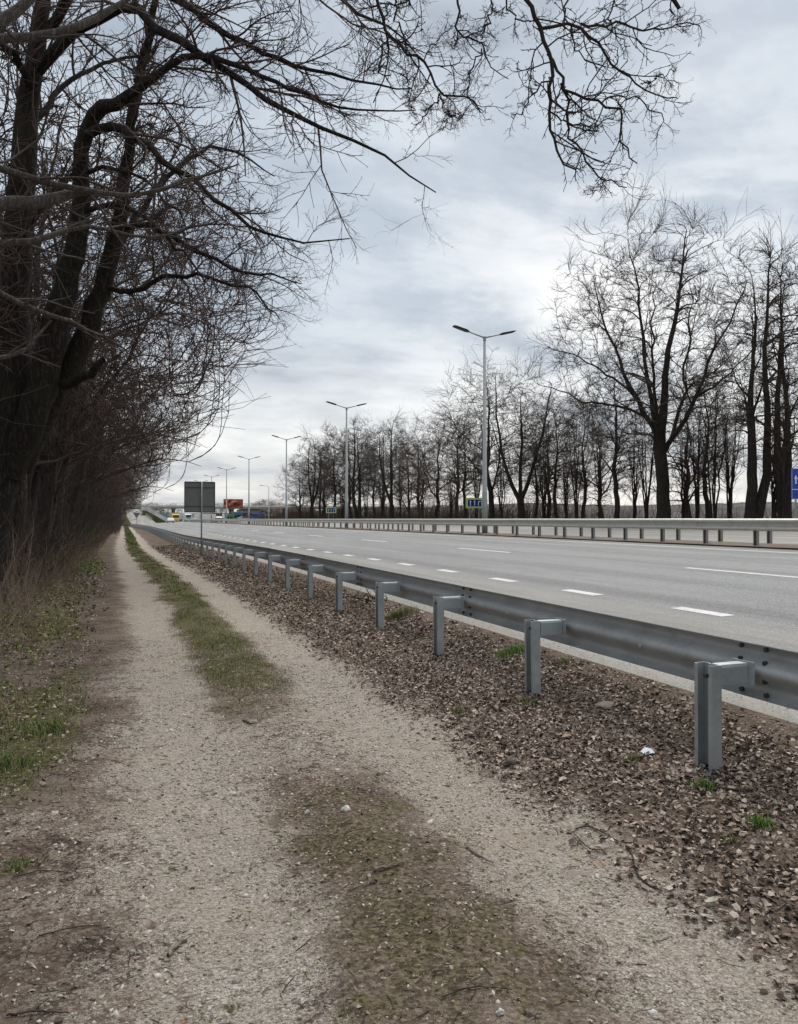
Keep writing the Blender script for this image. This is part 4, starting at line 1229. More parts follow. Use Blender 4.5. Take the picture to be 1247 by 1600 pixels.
# the tree just outside the frame on the left: pale limbs reach in close to the camera
rng = np.random.default_rng(102)
tN = empty('leaning_tree'); tag(tN, 'tree standing just left of the view, its pale grey lower limbs reaching in', 'tree', GL)
tr = resample([(-3.0, 6.2, -.3), (-3.0, 6.2, 2), (-2.9, 6.3, 4.5), (-2.8, 6.4, 7), (-2.7, 6.4, 10), (-2.9, 6.6, 13)], [.34, .29, .26, .22, .15, .06], 20, rng, .02)
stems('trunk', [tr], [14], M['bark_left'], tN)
nl = [
 ([(-560, 420, 5.0), (-260, 345, 5.6), (0, 318, 6.4), (60, 318, 6.6), (105, 304, 6.8), (138, 298, 6.9)], [.10, .075, .060, .056, .042, .016], 0),
 ([(-420, 160, 5.4), (-120, 90, 6.2), (0, 61, 6.6), (57, 60, 6.8), (118, 44, 7), (160, 24, 7.2), (205, -4, 7.4), (260, -40, 7.6)], [.07, .05, .042, .040, .034, .028, .022, .012], 0),
 ([(-300, 250, 5.6), (-60, 248, 6.2), (0, 263, 6.4), (67, 283, 6.6), (135, 296, 6.8), (195, 305, 7), (236, 300, 7.2), (293, 280, 7.4), (337, 269, 7.6), (371, 255, 7.7)], [.045, .036, .032, .028, .025, .022, .019, .015, .011, .006], 1),
 ([(-280, 420, 5.8), (-70, 388, 6.4), (0, 380, 6.6), (60, 376, 6.8), (94, 364, 7), (135, 354, 7.2), (215, 370, 7.5), (269, 367, 7.7), (310, 345, 7.9)], [.045, .036, .032, .028, .024, .02, .016, .012, .006], 1),
 ([(-260, 340, 5.2), (-60, 420, 5.6), (0, 459, 5.8), (45, 481, 5.9), (86, 495, 6), (137, 515, 6.1), (179, 534, 6.2), (203, 548, 6.3)], [.034, .026, .022, .019, .017, .014, .010, .005], 1),
 ([(-200, 560, 5.6), (-60, 556, 5.8), (0, 560, 6), (34, 550, 6.1), (56, 528, 6.2), (80, 500, 6.3)], [.03, .024, .02, .017, .012, .006], 1),
 ([(-200, 0, 5.6), (-40, 40, 6), (20, 20, 6.2), (70, -30, 6.4)], [.06, .05, .042, .03], 0),
]
NL = [resample(pl(p), r_, 18, rng, .006) for p, r_, _ in nl]
for b_, (_, _, f_) in zip(NL, nl): stems('limb', [b_], [8], M['bark_grey'], tN)
A = kids(*cat_(NL), rng, 7, .3, .98, .7, .24, .35, 8, [0, -.04, .05], .09, .6, .014, .3, bias=(.03, 0, 0), taper_len=.4)
B = kids(*A, rng, 5, .15, 1., .65, .42, .3, 5, [0, -.03, .05], .10, .65, .007, .45)
Cc = kids(*B, rng, 3, .2, 1., .7, .4, .3, 3, [0, .05], .12, .7, .004, .6)
up_ = kids(*tr, rng, 9, .35, .98, .9, .35, .3, 10, [.05, .05, 0], .09, .5, .09, .15)
u2 = kids(*up_, rng, 6, .2, 1., .7, .4, .3, 6, [0, 0], .12, .5, .02, .3)
stems('crown', [A, B, Cc, up_, u2], [4, 3, 3, 5, 3], M['twig_near'], tN, smooth=False)

# the tree beside the camera whose bough hangs into the top of the picture
rng = np.random.default_rng(103)
tO = empty('overhanging_tree'); tag(tO, 'tree standing beside the camera, its knobbly bough hanging in from above', 'tree', GL)
tr = resample([(-2.9, .6, -.3), (-2.85, .6, 1.5), (-2.7, .8, 3.4), (-2.3, 1.2, 5), (-1.9, 1.2, 8), (-1.7, 1.3, 11)], [.38, .32, .28, .24, .14, .05], 20, rng, .02)
b1 = resample([(-2.35, 1.1, 4.9), (-1.2, 2.0, 6.4), (.3, 3.4, 7.3), (1.8, 4.7, 7.1), tuple(at(790, -90, 6.4)), tuple(at(818, 0, 6.2))], [.16, .13, .10, .06, .035, .022], 24, rng, .02)
b2 = resample([(.3, 3.4, 7.3), (.9, 4.4, 6.9), tuple(at(570, -120, 5.7)), tuple(at(588, -10, 5.6))], [.07, .05, .036, .02], 14, rng, .015)
b3 = resample([(1.8, 4.7, 7.1), tuple(at(960, -220, 6.5)), tuple(at(1010, -90, 6.7)), tuple(at(1060, 10, 6.8))], [.055, .04, .03, .016], 14, rng, .015)
b4 = resample([(.9, 4.4, 6.9), tuple(at(680, -150, 5.9)), tuple(at(715, -10, 6.0))], [.04, .03, .016], 12, rng, .015)
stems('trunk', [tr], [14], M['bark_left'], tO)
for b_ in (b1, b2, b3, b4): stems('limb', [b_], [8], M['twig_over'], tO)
Z = lambda pts, d0, d1: [at(400 + x / 1.7814, y / 1.7814, d0 + (d1 - d0) * i / max(1, len(pts) - 1)) for i, (x, y) in enumerate(pts)]
hang = [
 ([(745, -10), (768, 40), (790, 80), (806, 120), (814, 160), (818, 210), (819, 260), (820, 310), (828, 370), (840, 420), (855, 450), (888, 472)], 6.2, 6.0, .030),
 ([(812, 150), (835, 200), (862, 245), (900, 262), (960, 290), (1008, 312), (1016, 360), (1014, 400), (1040, 440), (1062, 458)], 6.15, 5.8, .020),
 ([(850, 232), (868, 290), (872, 350), (890, 400), (922, 440), (950, 490), (990, 505), (1032, 512)], 6.1, 6.3, .017),
 ([(955, 492), (965, 515), (942, 540)], 6.2, 6.2, .008),
 ([(790, 80), (840, 70), (905, 66), (935, 100), (965, 135), (1000, 190), (1040, 215), (1072, 232), (1120, 265), (1168, 275)], 6.2, 6.7, .022),
 ([(1072, 232), (1110, 222), (1165, 190)], 6.5, 6.6, .010),
 ([(905, 66), (960, 72), (1020, 66), (1070, 78), (1120, 75), (1180, 68), (1240, 68)], 6.3, 6.8, .018),
 ([(818, 215), (798, 232), (770, 262), (742, 300), (708, 330)], 6.15, 5.9, .012),
 ([(960, 290), (1000, 275), (1060, 270), (1085, 300), (1130, 330), (1110, 372)], 6.0, 5.9, .011),
 ([(820, 300), (846, 330), (900, 350), (950, 348), (1000, 330)], 6.05, 6.2, .012),
 ([(1000, -10), (985, 40), (1000, 90), (1040, 130)], 6.6, 6.5, .012),
 ([(870, -10), (860, 40), (880, 100), (900, 150), (950, 180), (990, 185)], 6.4, 6.2, .013),
 ([(1150, -10), (1165, 40), (1190, 90)], 6.8, 6.8, .010),
 ([(700, -10), (720, 50), (770, 60), (800, 95)], 6.1, 6.2, .012),
 ([(335, -10), (352, 50), (370, 92), (400, 132), (430, 150), (462, 162), (480, 200), (498, 240), (520, 262), (560, 268), (600, 270), (626, 306)], 5.6, 5.4, .020),
 ([(385, -10), (396, 50), (412, 104), (432, 150), (448, 200)], 5.6, 5.8, .013),
 ([(370, 92), (360, 140), (348, 200), (380, 215), (412, 208)], 5.6, 5.5, .012),
 ([(398, 205), (425, 230), (428, 290), (440, 300)], 5.5, 5.5, .008),
 ([(520, 262), (490, 295), (470, 320), (442, 345)], 5.4, 5.3, .009),
 ([(515, 262), (528, 300), (540, 322), (522, 360)], 5.4, 5.4, .008),
 ([(540, 322), (572, 326)], 5.4, 5.4, .006),
 ([(440, -5), (400, 5), (330, 10), (270, 5)], 5.7, 5.6, .012),
 ([(462, 162), (500, 120), (540, 66)], 5.5, 5.5, .008),
 ([(560, -10), (558, 60), (566, 100), (600, 115), (625, 112), (638, 150), (660, 190), (696, 215)], 5.9, 5.7, .014),
 ([(660, -10), (655, 40), (640, 80), (625, 112)], 6.0, 5.85, .012),
 ([(628, 135), (606, 180), (592, 215), (595, 268), (622, 300)], 5.8, 5.7, .009),
 ([(566, 100), (560, 125), (545, 100)], 5.8, 5.8, .006),
]
HG = []
for p, d0, d1, r_ in hang:
    q = resample(Z(p, d0, d1), [r_ * .62, r_ * .46, max(r_ * .22, .0035)], 16, rng, .014); HG.append(q)
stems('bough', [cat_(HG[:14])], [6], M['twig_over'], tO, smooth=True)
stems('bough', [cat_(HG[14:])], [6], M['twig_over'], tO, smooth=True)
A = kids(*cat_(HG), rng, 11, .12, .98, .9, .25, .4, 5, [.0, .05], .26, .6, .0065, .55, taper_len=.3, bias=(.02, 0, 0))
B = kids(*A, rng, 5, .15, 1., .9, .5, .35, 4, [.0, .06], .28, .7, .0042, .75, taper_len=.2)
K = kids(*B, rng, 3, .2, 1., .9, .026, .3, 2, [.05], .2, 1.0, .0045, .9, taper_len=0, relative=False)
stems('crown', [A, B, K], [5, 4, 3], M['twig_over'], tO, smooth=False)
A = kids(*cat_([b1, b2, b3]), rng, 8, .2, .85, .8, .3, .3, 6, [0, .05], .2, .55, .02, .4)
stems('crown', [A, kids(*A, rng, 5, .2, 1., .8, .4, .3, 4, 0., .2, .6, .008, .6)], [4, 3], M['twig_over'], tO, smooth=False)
A = kids(*tr, rng, 10, .4, .98, .9, .4, .3, 9, [.05], .1, .5, .08, .15)
stems('crown', [A, kids(*A, rng, 8, .2, 1., .7, .4, .3, 6, 0., .15, .5, .02, .3)], [5, 3], M['twig_left'], tO, smooth=False)

# the row down the track: generic drooping trees, four built once and copied
def track_tree(rng, H, r, nst, k=(10, 9, 8, 6)):
    S = []
    for i in range(nst):
        a = i * 6.28 / nst + rng.random(); s = .10 if nst > 1 else .03
        p = [(.12 * cos(a), .12 * sin(a), -.3)] + [(cos(a) * s * z * H + .05 * H * z ** 2 + rng.normal(0, .12), sin(a) * s * z * H + rng.normal(0, .12), H * z) for z in np.linspace(.12, .92, 7)]
        S.append(resample(p, [r, r * .85, r * .75, r * .6, r * .45, r * .3, r * .18, r * .06], 22, rng, .03))
    S = cat_(S)
    L1 = kids(*S, rng, int(k[0] / nst) + 3, .16, .9, .9, .42, .22, 10, [.12, .05, -.02, -.03], .12, .42, None, .15, bias=(.09, 0, 0), taper_len=.42)
    low = L1[0][:, :, 2].min(1) > 2.0
    L1 = (L1[0][low], L1[1][low])
    # the crown leans out over the track; its underside rises away from the trunk
    c = fill_crown(rng, [(S[0][:, 4:], S[1][:, 4:]), L1], (.7, 0, H * .57), (5.9, 4.4, H * .46), 130, 780, 5, lambda q: 2.6 + .68 * np.maximum(0, q[:, 0] - .5), .10, (.055, .020, .010), .08, .62, .25)
    return [S, L1], c
rng = np.random.default_rng(104)
protos = []
for i, (H, r_, ns) in enumerate(((13.5, .17, 2), (14.5, .23, 1), (12.0, .13, 3))):
    lv = track_tree(rng, H, r_, ns, (9, 9, 7, 5))
    o = empty('track_tree'); tag(o, 'bare tree along the track', 'tree', GL)
    stems('trunk', lv[0], [9, 5], M['bark_row'], o)
    stems('crown', lv[1], [3, 3, 3], M['twig_left'], o, smooth=False)
    protos.append(o)
ordw = ['next', 'second', 'third', 'fourth', 'fifth', 'sixth', 'seventh', 'eighth', 'ninth', 'tenth', 'eleventh', 'twelfth']
used = set()
Ys = [21.0, 24.0, 27, 30.5, 34, 38, 42.5, 47, 52, 58, 65, 73, 82, 92, 104, 116, 130, 146, 165, 186, 210, 236, 262]
for i, y in enumerate(Ys):
    k = [0, 2, 1, 0, 2, 1][i % 6]
    x = -2.35 + rng.normal(0, .25) + .9 * float(sstep(90, 170, y))
    s = rng.uniform(.9, 1.08) * (1.06 if i < 4 else 1.0)
    lab = f'{ordw[i]} bare tree beyond the big forked one, along the track edge' if i < 12 else 'far bare tree in the dense dark row at the end of the track'
    rz = rng.uniform(-.45, .45)
    if k not in used:
        used.add(k); o = protos[k]; o.location = (x, y, 0.0 - float(drop(y))); o.rotation_euler = (0, 0, rz); o.scale = (s, s, s); o['label'] = lab
    else:
        copy_thing(protos[k], (x, y, -float(drop(y))), rz, (s, s, s), lab, GL)
# the wood behind the row: slimmer trunks one can tell apart only as depth
GW = 'trees in the wood behind the track row'
rngw = np.random.default_rng(105)
for i in range(22):
    y = 13 + 190 * (i / 22) ** 1.25 + rngw.uniform(-2, 2)
    x = rngw.uniform(-6.0, -5.0) - (i % 4) * 2.7
    s = rngw.uniform(.85, 1.1)
    copy_thing(protos[i % 3], (x, y, .0), rngw.uniform(0, 6.28), (s, s, s * rngw.uniform(.9, 1.15)), 'bare tree standing in the wood behind the row along the track', GW)
# slim grey leaning trunks at the wood edge
lv = sapling(np.random.default_rng(9), 8.5, 4)
sl = empty('sapling'); tag(sl, 'slim leaning grey stems', 'tree', 'slim leaning saplings at the wood edge')
stems('trunk', lv[0], [6], M['bark_grey'], sl); stems('crown', lv[1], [3, 3], M['twig_near'], sl, smooth=False)
pos_ = [(-2.0, 23.0, 'right beside the second trunk past the forked tree'), (-2.3, 27, 'just past the nearest clump of slim stems'), (-2.6, 19.0, 'just right of the big forked trunk'), (-3.6, 21.5, 'behind the big forked trunk'),
        (-2.1, 31, 'third clump out along the track edge'), (-2.4, 36, 'fourth clump out along the track edge'), (-4.2, 17, 'left, close behind the big forked trunk'), (-2.2, 45, 'fifth clump out along the track edge')]
for i, (x, y, w_) in enumerate(pos_):
    lab = 'clump of slim leaning grey stems ' + w_
    if i == 0: sl.location = (x, y, -float(drop(y))); sl['label'] = lab
    else: copy_thing(sl, (x, y, -float(drop(y))), i * 1.3, (1, 1, 1 + .08 * (i % 3)), lab, 'slim leaning saplings at the wood edge')

# undergrowth at the foot of the row
rng = np.random.default_rng(106)
M['dead_stem'] = mat_twig('dead_stem', (0.17, 0.125, 0.093), (0.32, 0.24, 0.185))
M['dead_stem_dark'] = mat_twig('dead_stem_dark', (0.095, 0.066, 0.052), (0.17, 0.12, 0.094))
gz = lambda x, y: ground_z(x, y, False)
brush('undergrowth', -5, -.9, 9.5, 40, 7500, .2, 1.1, 'dead_stem', gz, lambda x, y: np.clip((-.9 - x) / 1.3, 0.03, 1) * .8, .0055, 'tangle of dead pale stems under the trees left of the track')
brush('undergrowth', -6, -.6, 105, 300, 2200, .8, 3.0, 'dead_stem_dark', gz, None, .022, 'brush closing the far end of the track')
brush('undergrowth', -5, -1.7, 18, 110, 2600, 1.6, 4.6, 'twig_near', gz, None, .013, 'tall thin brown saplings and stems filling the gaps between the trunks')
brush('undergrowth', -4.5, -1.3, 14, 75, 3600, .5, 1.9, 'dead_stem', gz, lambda x, y: np.clip((-1.2 - x) / 1.0, 0.05, 1), .0075, 'pale dead stems standing between the trunks')
brush('undergrowth', -7, -1.3, 16, 110, 5000, .5, 2.4, 'dead_stem_dark', gz, lambda x, y: np.clip((-1.2 - x) / 1.6, 0.05, 1), .009, 'dark brush filling the wood edge left of the track')
# young leaves just opening on a few shrubs
lf = NT('spring_leaf', .7, .25); lf.color(lf.ramp(lf.island, [(0, (.085, .115, .022)), (1, (.17, .20, .04))])); M['spring_leaf'] = lf.mat
def shrub(name, x, y, h, w, n, label):
    o = empty(name, (x, y, -float(drop(y)))); tag(o, label, 'shrub', 'shrubs just coming into leaf')
    m = 16
    P = np.empty((m, 6, 3)); a = rng.random(m) * 6.28
    d = norm(np.stack([np.cos(a) * .5, np.sin(a) * .5, np.ones(m)], -1)); P[:, 0] = rng.normal(0, .12, (m, 3)) * [1, 1, 0]
    for k in range(1, 6): d = norm(d + rng.normal(0, .14, d.shape)); P[:, k] = P[:, k - 1] + d * h / 5 * rng.uniform(.7, 1.1, (m, 1))
    R = np.linspace(.012, .004, 6)[None].repeat(m, 0)
    K = kids(P, R, rng, 7, .25, 1, .7, .4, .3, 4, [.05], .15, .7)
    stems('stem', [(P, R), K], [4, 3], M['dead_stem_dark'], o, smooth=False)
    src = K[0]
    pick = src[rng.integers(0, len(src), n), rng.integers(1, 5, n)] + rng.normal(0, .05, (n, 3))
    s = rng.uniform(.012, .03, (n, 1))
    u = norm(rng.normal(0, 1, (n, 3))); v = norm(np.cross(u, rng.normal(0, 1, (n, 3))))
    V = np.stack([pick - u * s, pick + v * s * .6, pick + u * s, pick - v * s * .6], 1).reshape(-1, 3)
    F = np.arange(4 * n).reshape(-1, 4)
    add_mesh('leaves', mesh_np('leaves', V, [F], M['spring_leaf']), o)
for x, y, h, n, w_ in ((-2.2, 29, 1.7, 1500, 'hazy green shrub beside the track under the row of trees'), (-2.6, 34, 1.6, 1300, 'second hazy green shrub further along the track edge'), (-3.4, 20, 1.6, 1500, 'green budding shrub behind the forked tree trunk'), (-4.6, 25, 1.8, 1300, 'green budding shrub deeper in the wood'), (-3.0, 17.6, 1.2, 900, 'low green budding shrub just past the forked tree'), (-2.0, 41, 1.7, 1000, 'third hazy green shrub along the track edge, farther on'), (-2.1, 52, 1.9, 900, 'farthest hazy green shrub along the track edge'), (-1.9, 24.5, .8, 900, 'low green shrub in the dead stems, nearest the track')):
    shrub('shrub', x, y, h, 1.2, n, w_)
# ================================================================== ramp, overpass, far things
conc = mat_plain('concrete', (0.34, 0.33, 0.31), 0.85, 0.2, 0, .2, .4)
concw = mat_plain('concrete_pale', (0.66, 0.65, 0.62), 0.85, 0.2, 0, .2, .6)
concd = mat_plain('concrete_dark', (0.16, 0.16, 0.155), 0.85, 0.2, 0, .2, .4)
verge_g = mat_plain('verge_grass', (0.11, 0.115, 0.05), 0.95, 0.1, 0, .4, .5)
ys = np.linspace(118, 330, 44)
def ramp_l(Y): return 4.30 - 3.5 * sstep(125, 275, Y)
def ramp_r(Y): return 8.05 - 2.4 * sstep(205, 290, Y)
V = []
for y in ys:
    a, b = ramp_l(y), ramp_r(y)
    for t in np.linspace(0, 1, 5):
        x = a + (b - a) * t
        V.append((x, y, float(zroad(max(x, 4.5), y)) + float(rampz(y)) + .012))
i = np.arange(len(V)).reshape(-1, 5)
F = np.stack([i[:-1, :-1], i[:-1, 1:], i[1:, 1:], i[1:, :-1]], -1).reshape(-1, 4)
tag(add_mesh('ramp_road', mesh_np('ramp_road', V, [F], M['asphalt'], True)), kind='structure')
def bank(name, e0, e1, y0, y1, mat):
    V = []
    for y in np.linspace(y0, y1, 30):
        z0 = float(zroad(5, y)) + float(rampz(y)); x0 = e0(y); x1 = e1(y); zb = float(zroad(max(4.5, x1), y)) - .1
        for t in np.linspace(0, 1, 5): V.append((x0 + (x1 - x0) * t, y, z0 + (zb - z0) * (t ** 1.1) + .12 * fbm(np.array(y * .4), np.array(t * 3.), 91) * (0 < t < 1)))
    i = np.arange(len(V)).reshape(-1, 5)
    F = np.stack([i[:-1, :-1], i[:-1, 1:], i[1:, 1:], i[1:, :-1]], -1).reshape(-1, 4)
    return tag(add_mesh(name, mesh_np(name, V, [F], mat, True)), kind='structure')
bank('ramp_bank', lambda y: ramp_r(y) + .02, lambda y: ramp_r(y) + .3 + .72 * float(rampz(y)), 190, 300, verge_g)
bank('ramp_bank', lambda y: ramp_l(y) - .02, lambda y: ramp_l(y) - .2 - .5 * float(rampz(y)), 120, 330, verge_g)
# rail on the outer side of the ramp's curve
mb = MB()
rr = empty('ramp_guardrail'); tag(rr, 'short far guardrail along the right edge of the rising ramp', 'guardrail', 'steel guardrails along the road')
pts = [(ramp_r(y) - .15, y, float(zroad(5, y)) + float(rampz(y)) + .62) for y in np.linspace(228, 318, 24)]
for a, b in zip(pts[:-1], pts[1:]): mb.extrude(WPROF, a, b, (1, 0, 0), (0, 0, 1))
mb.build('rail_beam', M['zinc_rail'], rr)
mb = MB(); mb.box((0, 0, -.35), (.12, .15, .9)); pme = mb.mesh('post', M['zinc_medpost'])
for q in pts: add_mesh('post', pme, rr, q)

ov = empty('overpass', (0, 306, 0)); tag(ov, 'long grey concrete road overpass crossing the far end of the road', 'bridge')
mb = MB(); mb.box((55, 0, 6.05), (130, 9, .8)); mb.build('deck', conc, ov)
mb = MB(); mb.box((55, -4.6, 6.55), (130, .25, .55)); mb.build('edge_beam', concw, ov)
mb = MB()
for x in np.arange(-9, 120, 2.5): mb.box((x, -4.6, 7.2), (.07, .07, .8))
mb.box((55, -4.6, 7.58), (130, .08, .08)).box((55, -4.6, 7.2), (130, .06, .06)); o = mb.build('railing', M['pole'], ov); o['kind'] = 'stuff'
for x in (17.6, 39, 60, 82):
    mb = MB()
    for dy in (-3, 0, 3): mb.tube([(x, dy, -.5), (x, dy, 5.2)], .5, 12)
    mb.box((x, 0, 5.4), (1.2, 8.4, .6)); mb.build('pier', concd, ov)
mb = MB(); mb.box((3.5, 2.5, 3), (7, 4, 6)); mb.build('abutment', concd, ov)
# paved slope in front of the abutment
def px_xz(px, py, Y):
    # place on the plane Y = const that shows at this pixel
    r_ = CF + CR * (px - 623.5) / 1230. + CU * (800 - py) / 1230.
    t = Y / r_[1]; return r_[0] * t, EYE + r_[2] * t
Yp_ = 264.0
poly = [px_xz(*p, Yp_) for p in ((221, 792), (232, 792.2), (248, 803), (268, 813.2), (268, 818), (221, 818))]
mb = MB(); mb.extrude([(x, z) for x, z in poly], (0, Yp_ - 3, 0), (0, Yp_ + 2, 0), (1, 0, 0), (0, 0, 1))
tag(mb.build('paved_slope', concw), 'pale paved slope running down from the overpass end beside the ramp', 'embankment')
poly = [px_xz(*p, Yp_ - 7) for p in ((223, 798), (229, 798.2), (243, 806), (259, 815), (259, 819), (222, 819))]
mb = MB(); mb.extrude([(x, z) for x, z in poly], (0, Yp_ - 9, 0), (0, Yp_ - 3.2, 0), (1, 0, 0), (0, 0, 1))
tag(mb.build('grass_bank', verge_g), 'small grassy bank below the pale paved slope, beside the ramp', 'embankment')
# ---- vehicles
glass = mat_plain('car_glass', (0.02, 0.025, 0.03), 0.1, 0.5)
tyre = mat_plain('tyre', (0.02, 0.02, 0.02), 0.9, 0.2)
lightm = mat_plain('headlight', (0.7, 0.7, 0.68), 0.2, 0.5)
redl = mat_plain('tail_light', (0.35, 0.02, 0.02), 0.3, 0.5)
chrome = mat_plain('rim', (0.4, 0.4, 0.42), 0.35, 0.5, .6)
def wheel_into(o, x, y, r, w):
    mb = MB(); mb.tube([(x - w / 2, y, r), (x + w / 2, y, r)], r, 14); wl = mb.build('wheel', tyre, o)
    mb = MB(); s = 1 if x > 0 else -1; mb.tube([(x + s * w * .3, y, r), (x + s * (w / 2 + .01), y, r)], r * .6, 10); mb.build('rim', chrome, wl)
def car(name, loc, rz, col, label, van=False, cat='car'):
    """front towards +y of its own axes"""
    o = empty(name, loc, rz); tag(o, label, cat, 'vehicles at the far end of the road')
    paint = mat_plain('paint_' + name, col, .35, .5)
    if van: prof = [(-2.5, .35), (2.4, .35), (2.5, .75), (2.35, 1.05), (1.55, 1.2), (1.0, 2.05), (.6, 2.2), (-2.4, 2.2), (-2.5, 2.0)]
    else: prof = [(-2.1, .3), (2.05, .3), (2.15, .55), (2.05, .78), (.95, .92), (.25, 1.38), (-.9, 1.42), (-1.6, 1.02), (-2.1, .95), (-2.2, .6)]
    mb = MB()
    w = .86 if not van else .98
    n = len(prof); b = 0
    for x, k in ((-w, .0), (-w * .98, 1), (w * .98, 1), (w, 0)):
        for y, z in prof:
            tw = 1.0 if z < 1.0 else 1 - (z - 1.0) * .28
            mb.v.append((x * tw, y * (1 if k else .97), z if k else (z - .6) * .94 + .6))
    for r_ in range(3):
        for i in range(n):
            j = (i + 1) % n; mb.f.append((r_ * n + i, r_ * n + j, (r_ + 1) * n + j, (r_ + 1) * n + i)); mb.m.append(0)
    mb.f.append(tuple(reversed(range(n)))); mb.f.append(tuple(3 * n + i for i in range(n))); mb.m += [0, 0]
    mb.build('body', paint, o)
    if van:
        ws = [(-.8, 1.53, 1.26), (.8, 1.53, 1.26), (.7, 1.06, 1.98), (-.7, 1.06, 1.98)]
        rear = [(-.7, -2.515, 1.3), (.7, -2.515, 1.3), (.66, -2.515, 1.9), (-.66, -2.515, 1.9)]
        side = [(1.3, 1.3), (1.0, 1.9), (-2.0, 1.9), (-2.0, 1.3)]
    else:
        ws = [(-.74, .92, .965), (.74, .92, .965), (.62, .30, 1.355), (-.62, .30, 1.355)]
        rear = [(-.70, -1.60, 1.05), (.70, -1.60, 1.05), (.6, -.98, 1.39), (-.6, -.98, 1.39)]
        side = [(.72, .98), (.22, 1.31), (-.85, 1.34), (-1.4, 1.0)]
    off = lambda P_, d: [(x, y + d[0], z + d[1]) for x, y, z in P_]
    mb = MB(); mb.quad(off(ws, (.02, .02))); mb.build('windscreen', glass, o)
    mb = MB(); mb.quad(off(rear, (-.02, .02))); mb.build('rear_window', glass, o)
    for s in (-1, 1):
        mb = MB(); mb.quad([(s * w * (1 - max(0, z - 1) * .28) + s * .006, y, z) for y, z in side]); mb.build('side_window', glass, o)
        mb = MB(); mb.box((s * w * .72, prof[2][0] - .07, .66 if not van else .8), (.3, .12, .14)); mb.build('headlight', lightm, o)
        mb = MB(); mb.box((s * w * .74, prof[-1][0] + .05, .8), (.24, .1, .16)); mb.build('tail_light', redl, o)
        for y in ((1.35, -1.3) if not van else (1.6, -1.55)): wheel_into(o, s * (w - .08), y, .32, .2)
    mb = MB(); mb.box((0, prof[2][0] - .02, .42), (w * 1.6, .08, .16)); mb.build('bumper', tyre, o)
    return o
def truck(loc, rz, cab, box, label, L=7.0, H=3.4):
    o = empty('truck', loc, rz); tag(o, label, 'truck', 'vehicles at the far end of the road')
    cm, bm = mat_plain('cab_paint', cab, .4, .5), mat_plain('cargo_paint', box, .55, .4)
    mb = MB(); mb.extrude([(0, .5), (1.9, .5), (2.0, 1.2), (1.85, 1.55), (1.55, 2.6), (1.3, 2.75), (0, 2.75)], (-1.15, 2.2, 0), (1.15, 2.2, 0), (0, 1, 0), (0, 0, 1)); bevel(mb.build('cab', cm, o), .05)
    mb = MB(); mb.quad([(-1.0, 4.06, 1.6), (1.0, 4.06, 1.6), (.95, 3.79, 2.5), (-.95, 3.79, 2.5)]); mb.build('windscreen', glass, o)
    mb = MB(); mb.box((0, 2.1 - L / 2, .95 + (H - .95) / 2), (2.4, L, H - .95)); bevel(mb.build('cargo_box', bm, o), .04)
    mb = MB(); mb.box((0, 1.2 - L / 2 + .5, .75), (1.0, L + 2.5, .3)); mb.build('chassis', tyre, o)
    for s in (-1, 1):
        mb = MB(); mb.box((s * .8, 4.21, .85), (.35, .08, .22)); mb.build('headlight', lightm, o)
        for y in (3.2, 2.1 - L + 1.2, 2.1 - L + 2.4): wheel_into(o, s * 1.02, y, .48, .3)
    return o
def road_z(x, y):
    return float(zroad(x, y)) + .005
def place_px(px, d):
    q = at(px, 811, d); return q[0], q[1]
x, y = place_px(266.5, 222); car('white_car', (x, y, road_z(x, y)), pi, (.72, .73, .74), 'white car coming towards us at the far end of the road, beside the ramp')
x, y = place_px(341.5, 196); car('dark_car', (x, y, road_z(x, y)), 0, (.03, .03, .034), 'dark car driving away behind the median guardrail, right of the big grey sign')
x, y = place_px(296.5, 258); car('pale_car', (x, y, road_z(x, y)), .9, (.6, .62, .63), 'pale car near the overpass, just left of the big grey sign post')
x, y = place_px(380.5, 266); car('beige_car', (x, y, road_z(x, y)), -1.2, (.55, .52, .45), 'pale beige car near the overpass below the red billboard, to its right')
x, y = place_px(254, 270); truck((x, y, .4), 1.45, (.25, .33, .36), (.16, .27, .31), 'teal-grey box truck standing under the left end of the overpass', 5.5, 3.3)
x, y = place_px(272, 262); truck((x, y, .5), pi + .1, (.62, .45, .10), (.62, .46, .14), 'yellow box truck under the overpass, right of the teal-grey truck', 5, 3.2)
x, y = place_px(288, 270); truck((x, y, .6), pi + .3, (.70, .71, .72), (.62, .66, .68), 'white truck under the overpass at the left edge of the big grey sign', 5, 3.0)
x, y = place_px(323, 268); truck((x, y, .75), 1.3, (.66, .67, .68), (.66, .67, .68), 'white box truck showing below the big grey sign', 5.0, 2.6)
x, y = place_px(404.5, 266); truck((x, y, .95), pi - .5, (.03, .07, .34), (.03, .08, .38), 'bright blue truck under the overpass, right of the billboard', 4.5, 3.0)
x, y = place_px(387, 275); car('grey_van', (x, y, .95), 1.2, (.10, .10, .11), 'dark grey van under the overpass, right below the billboard', True, 'van')
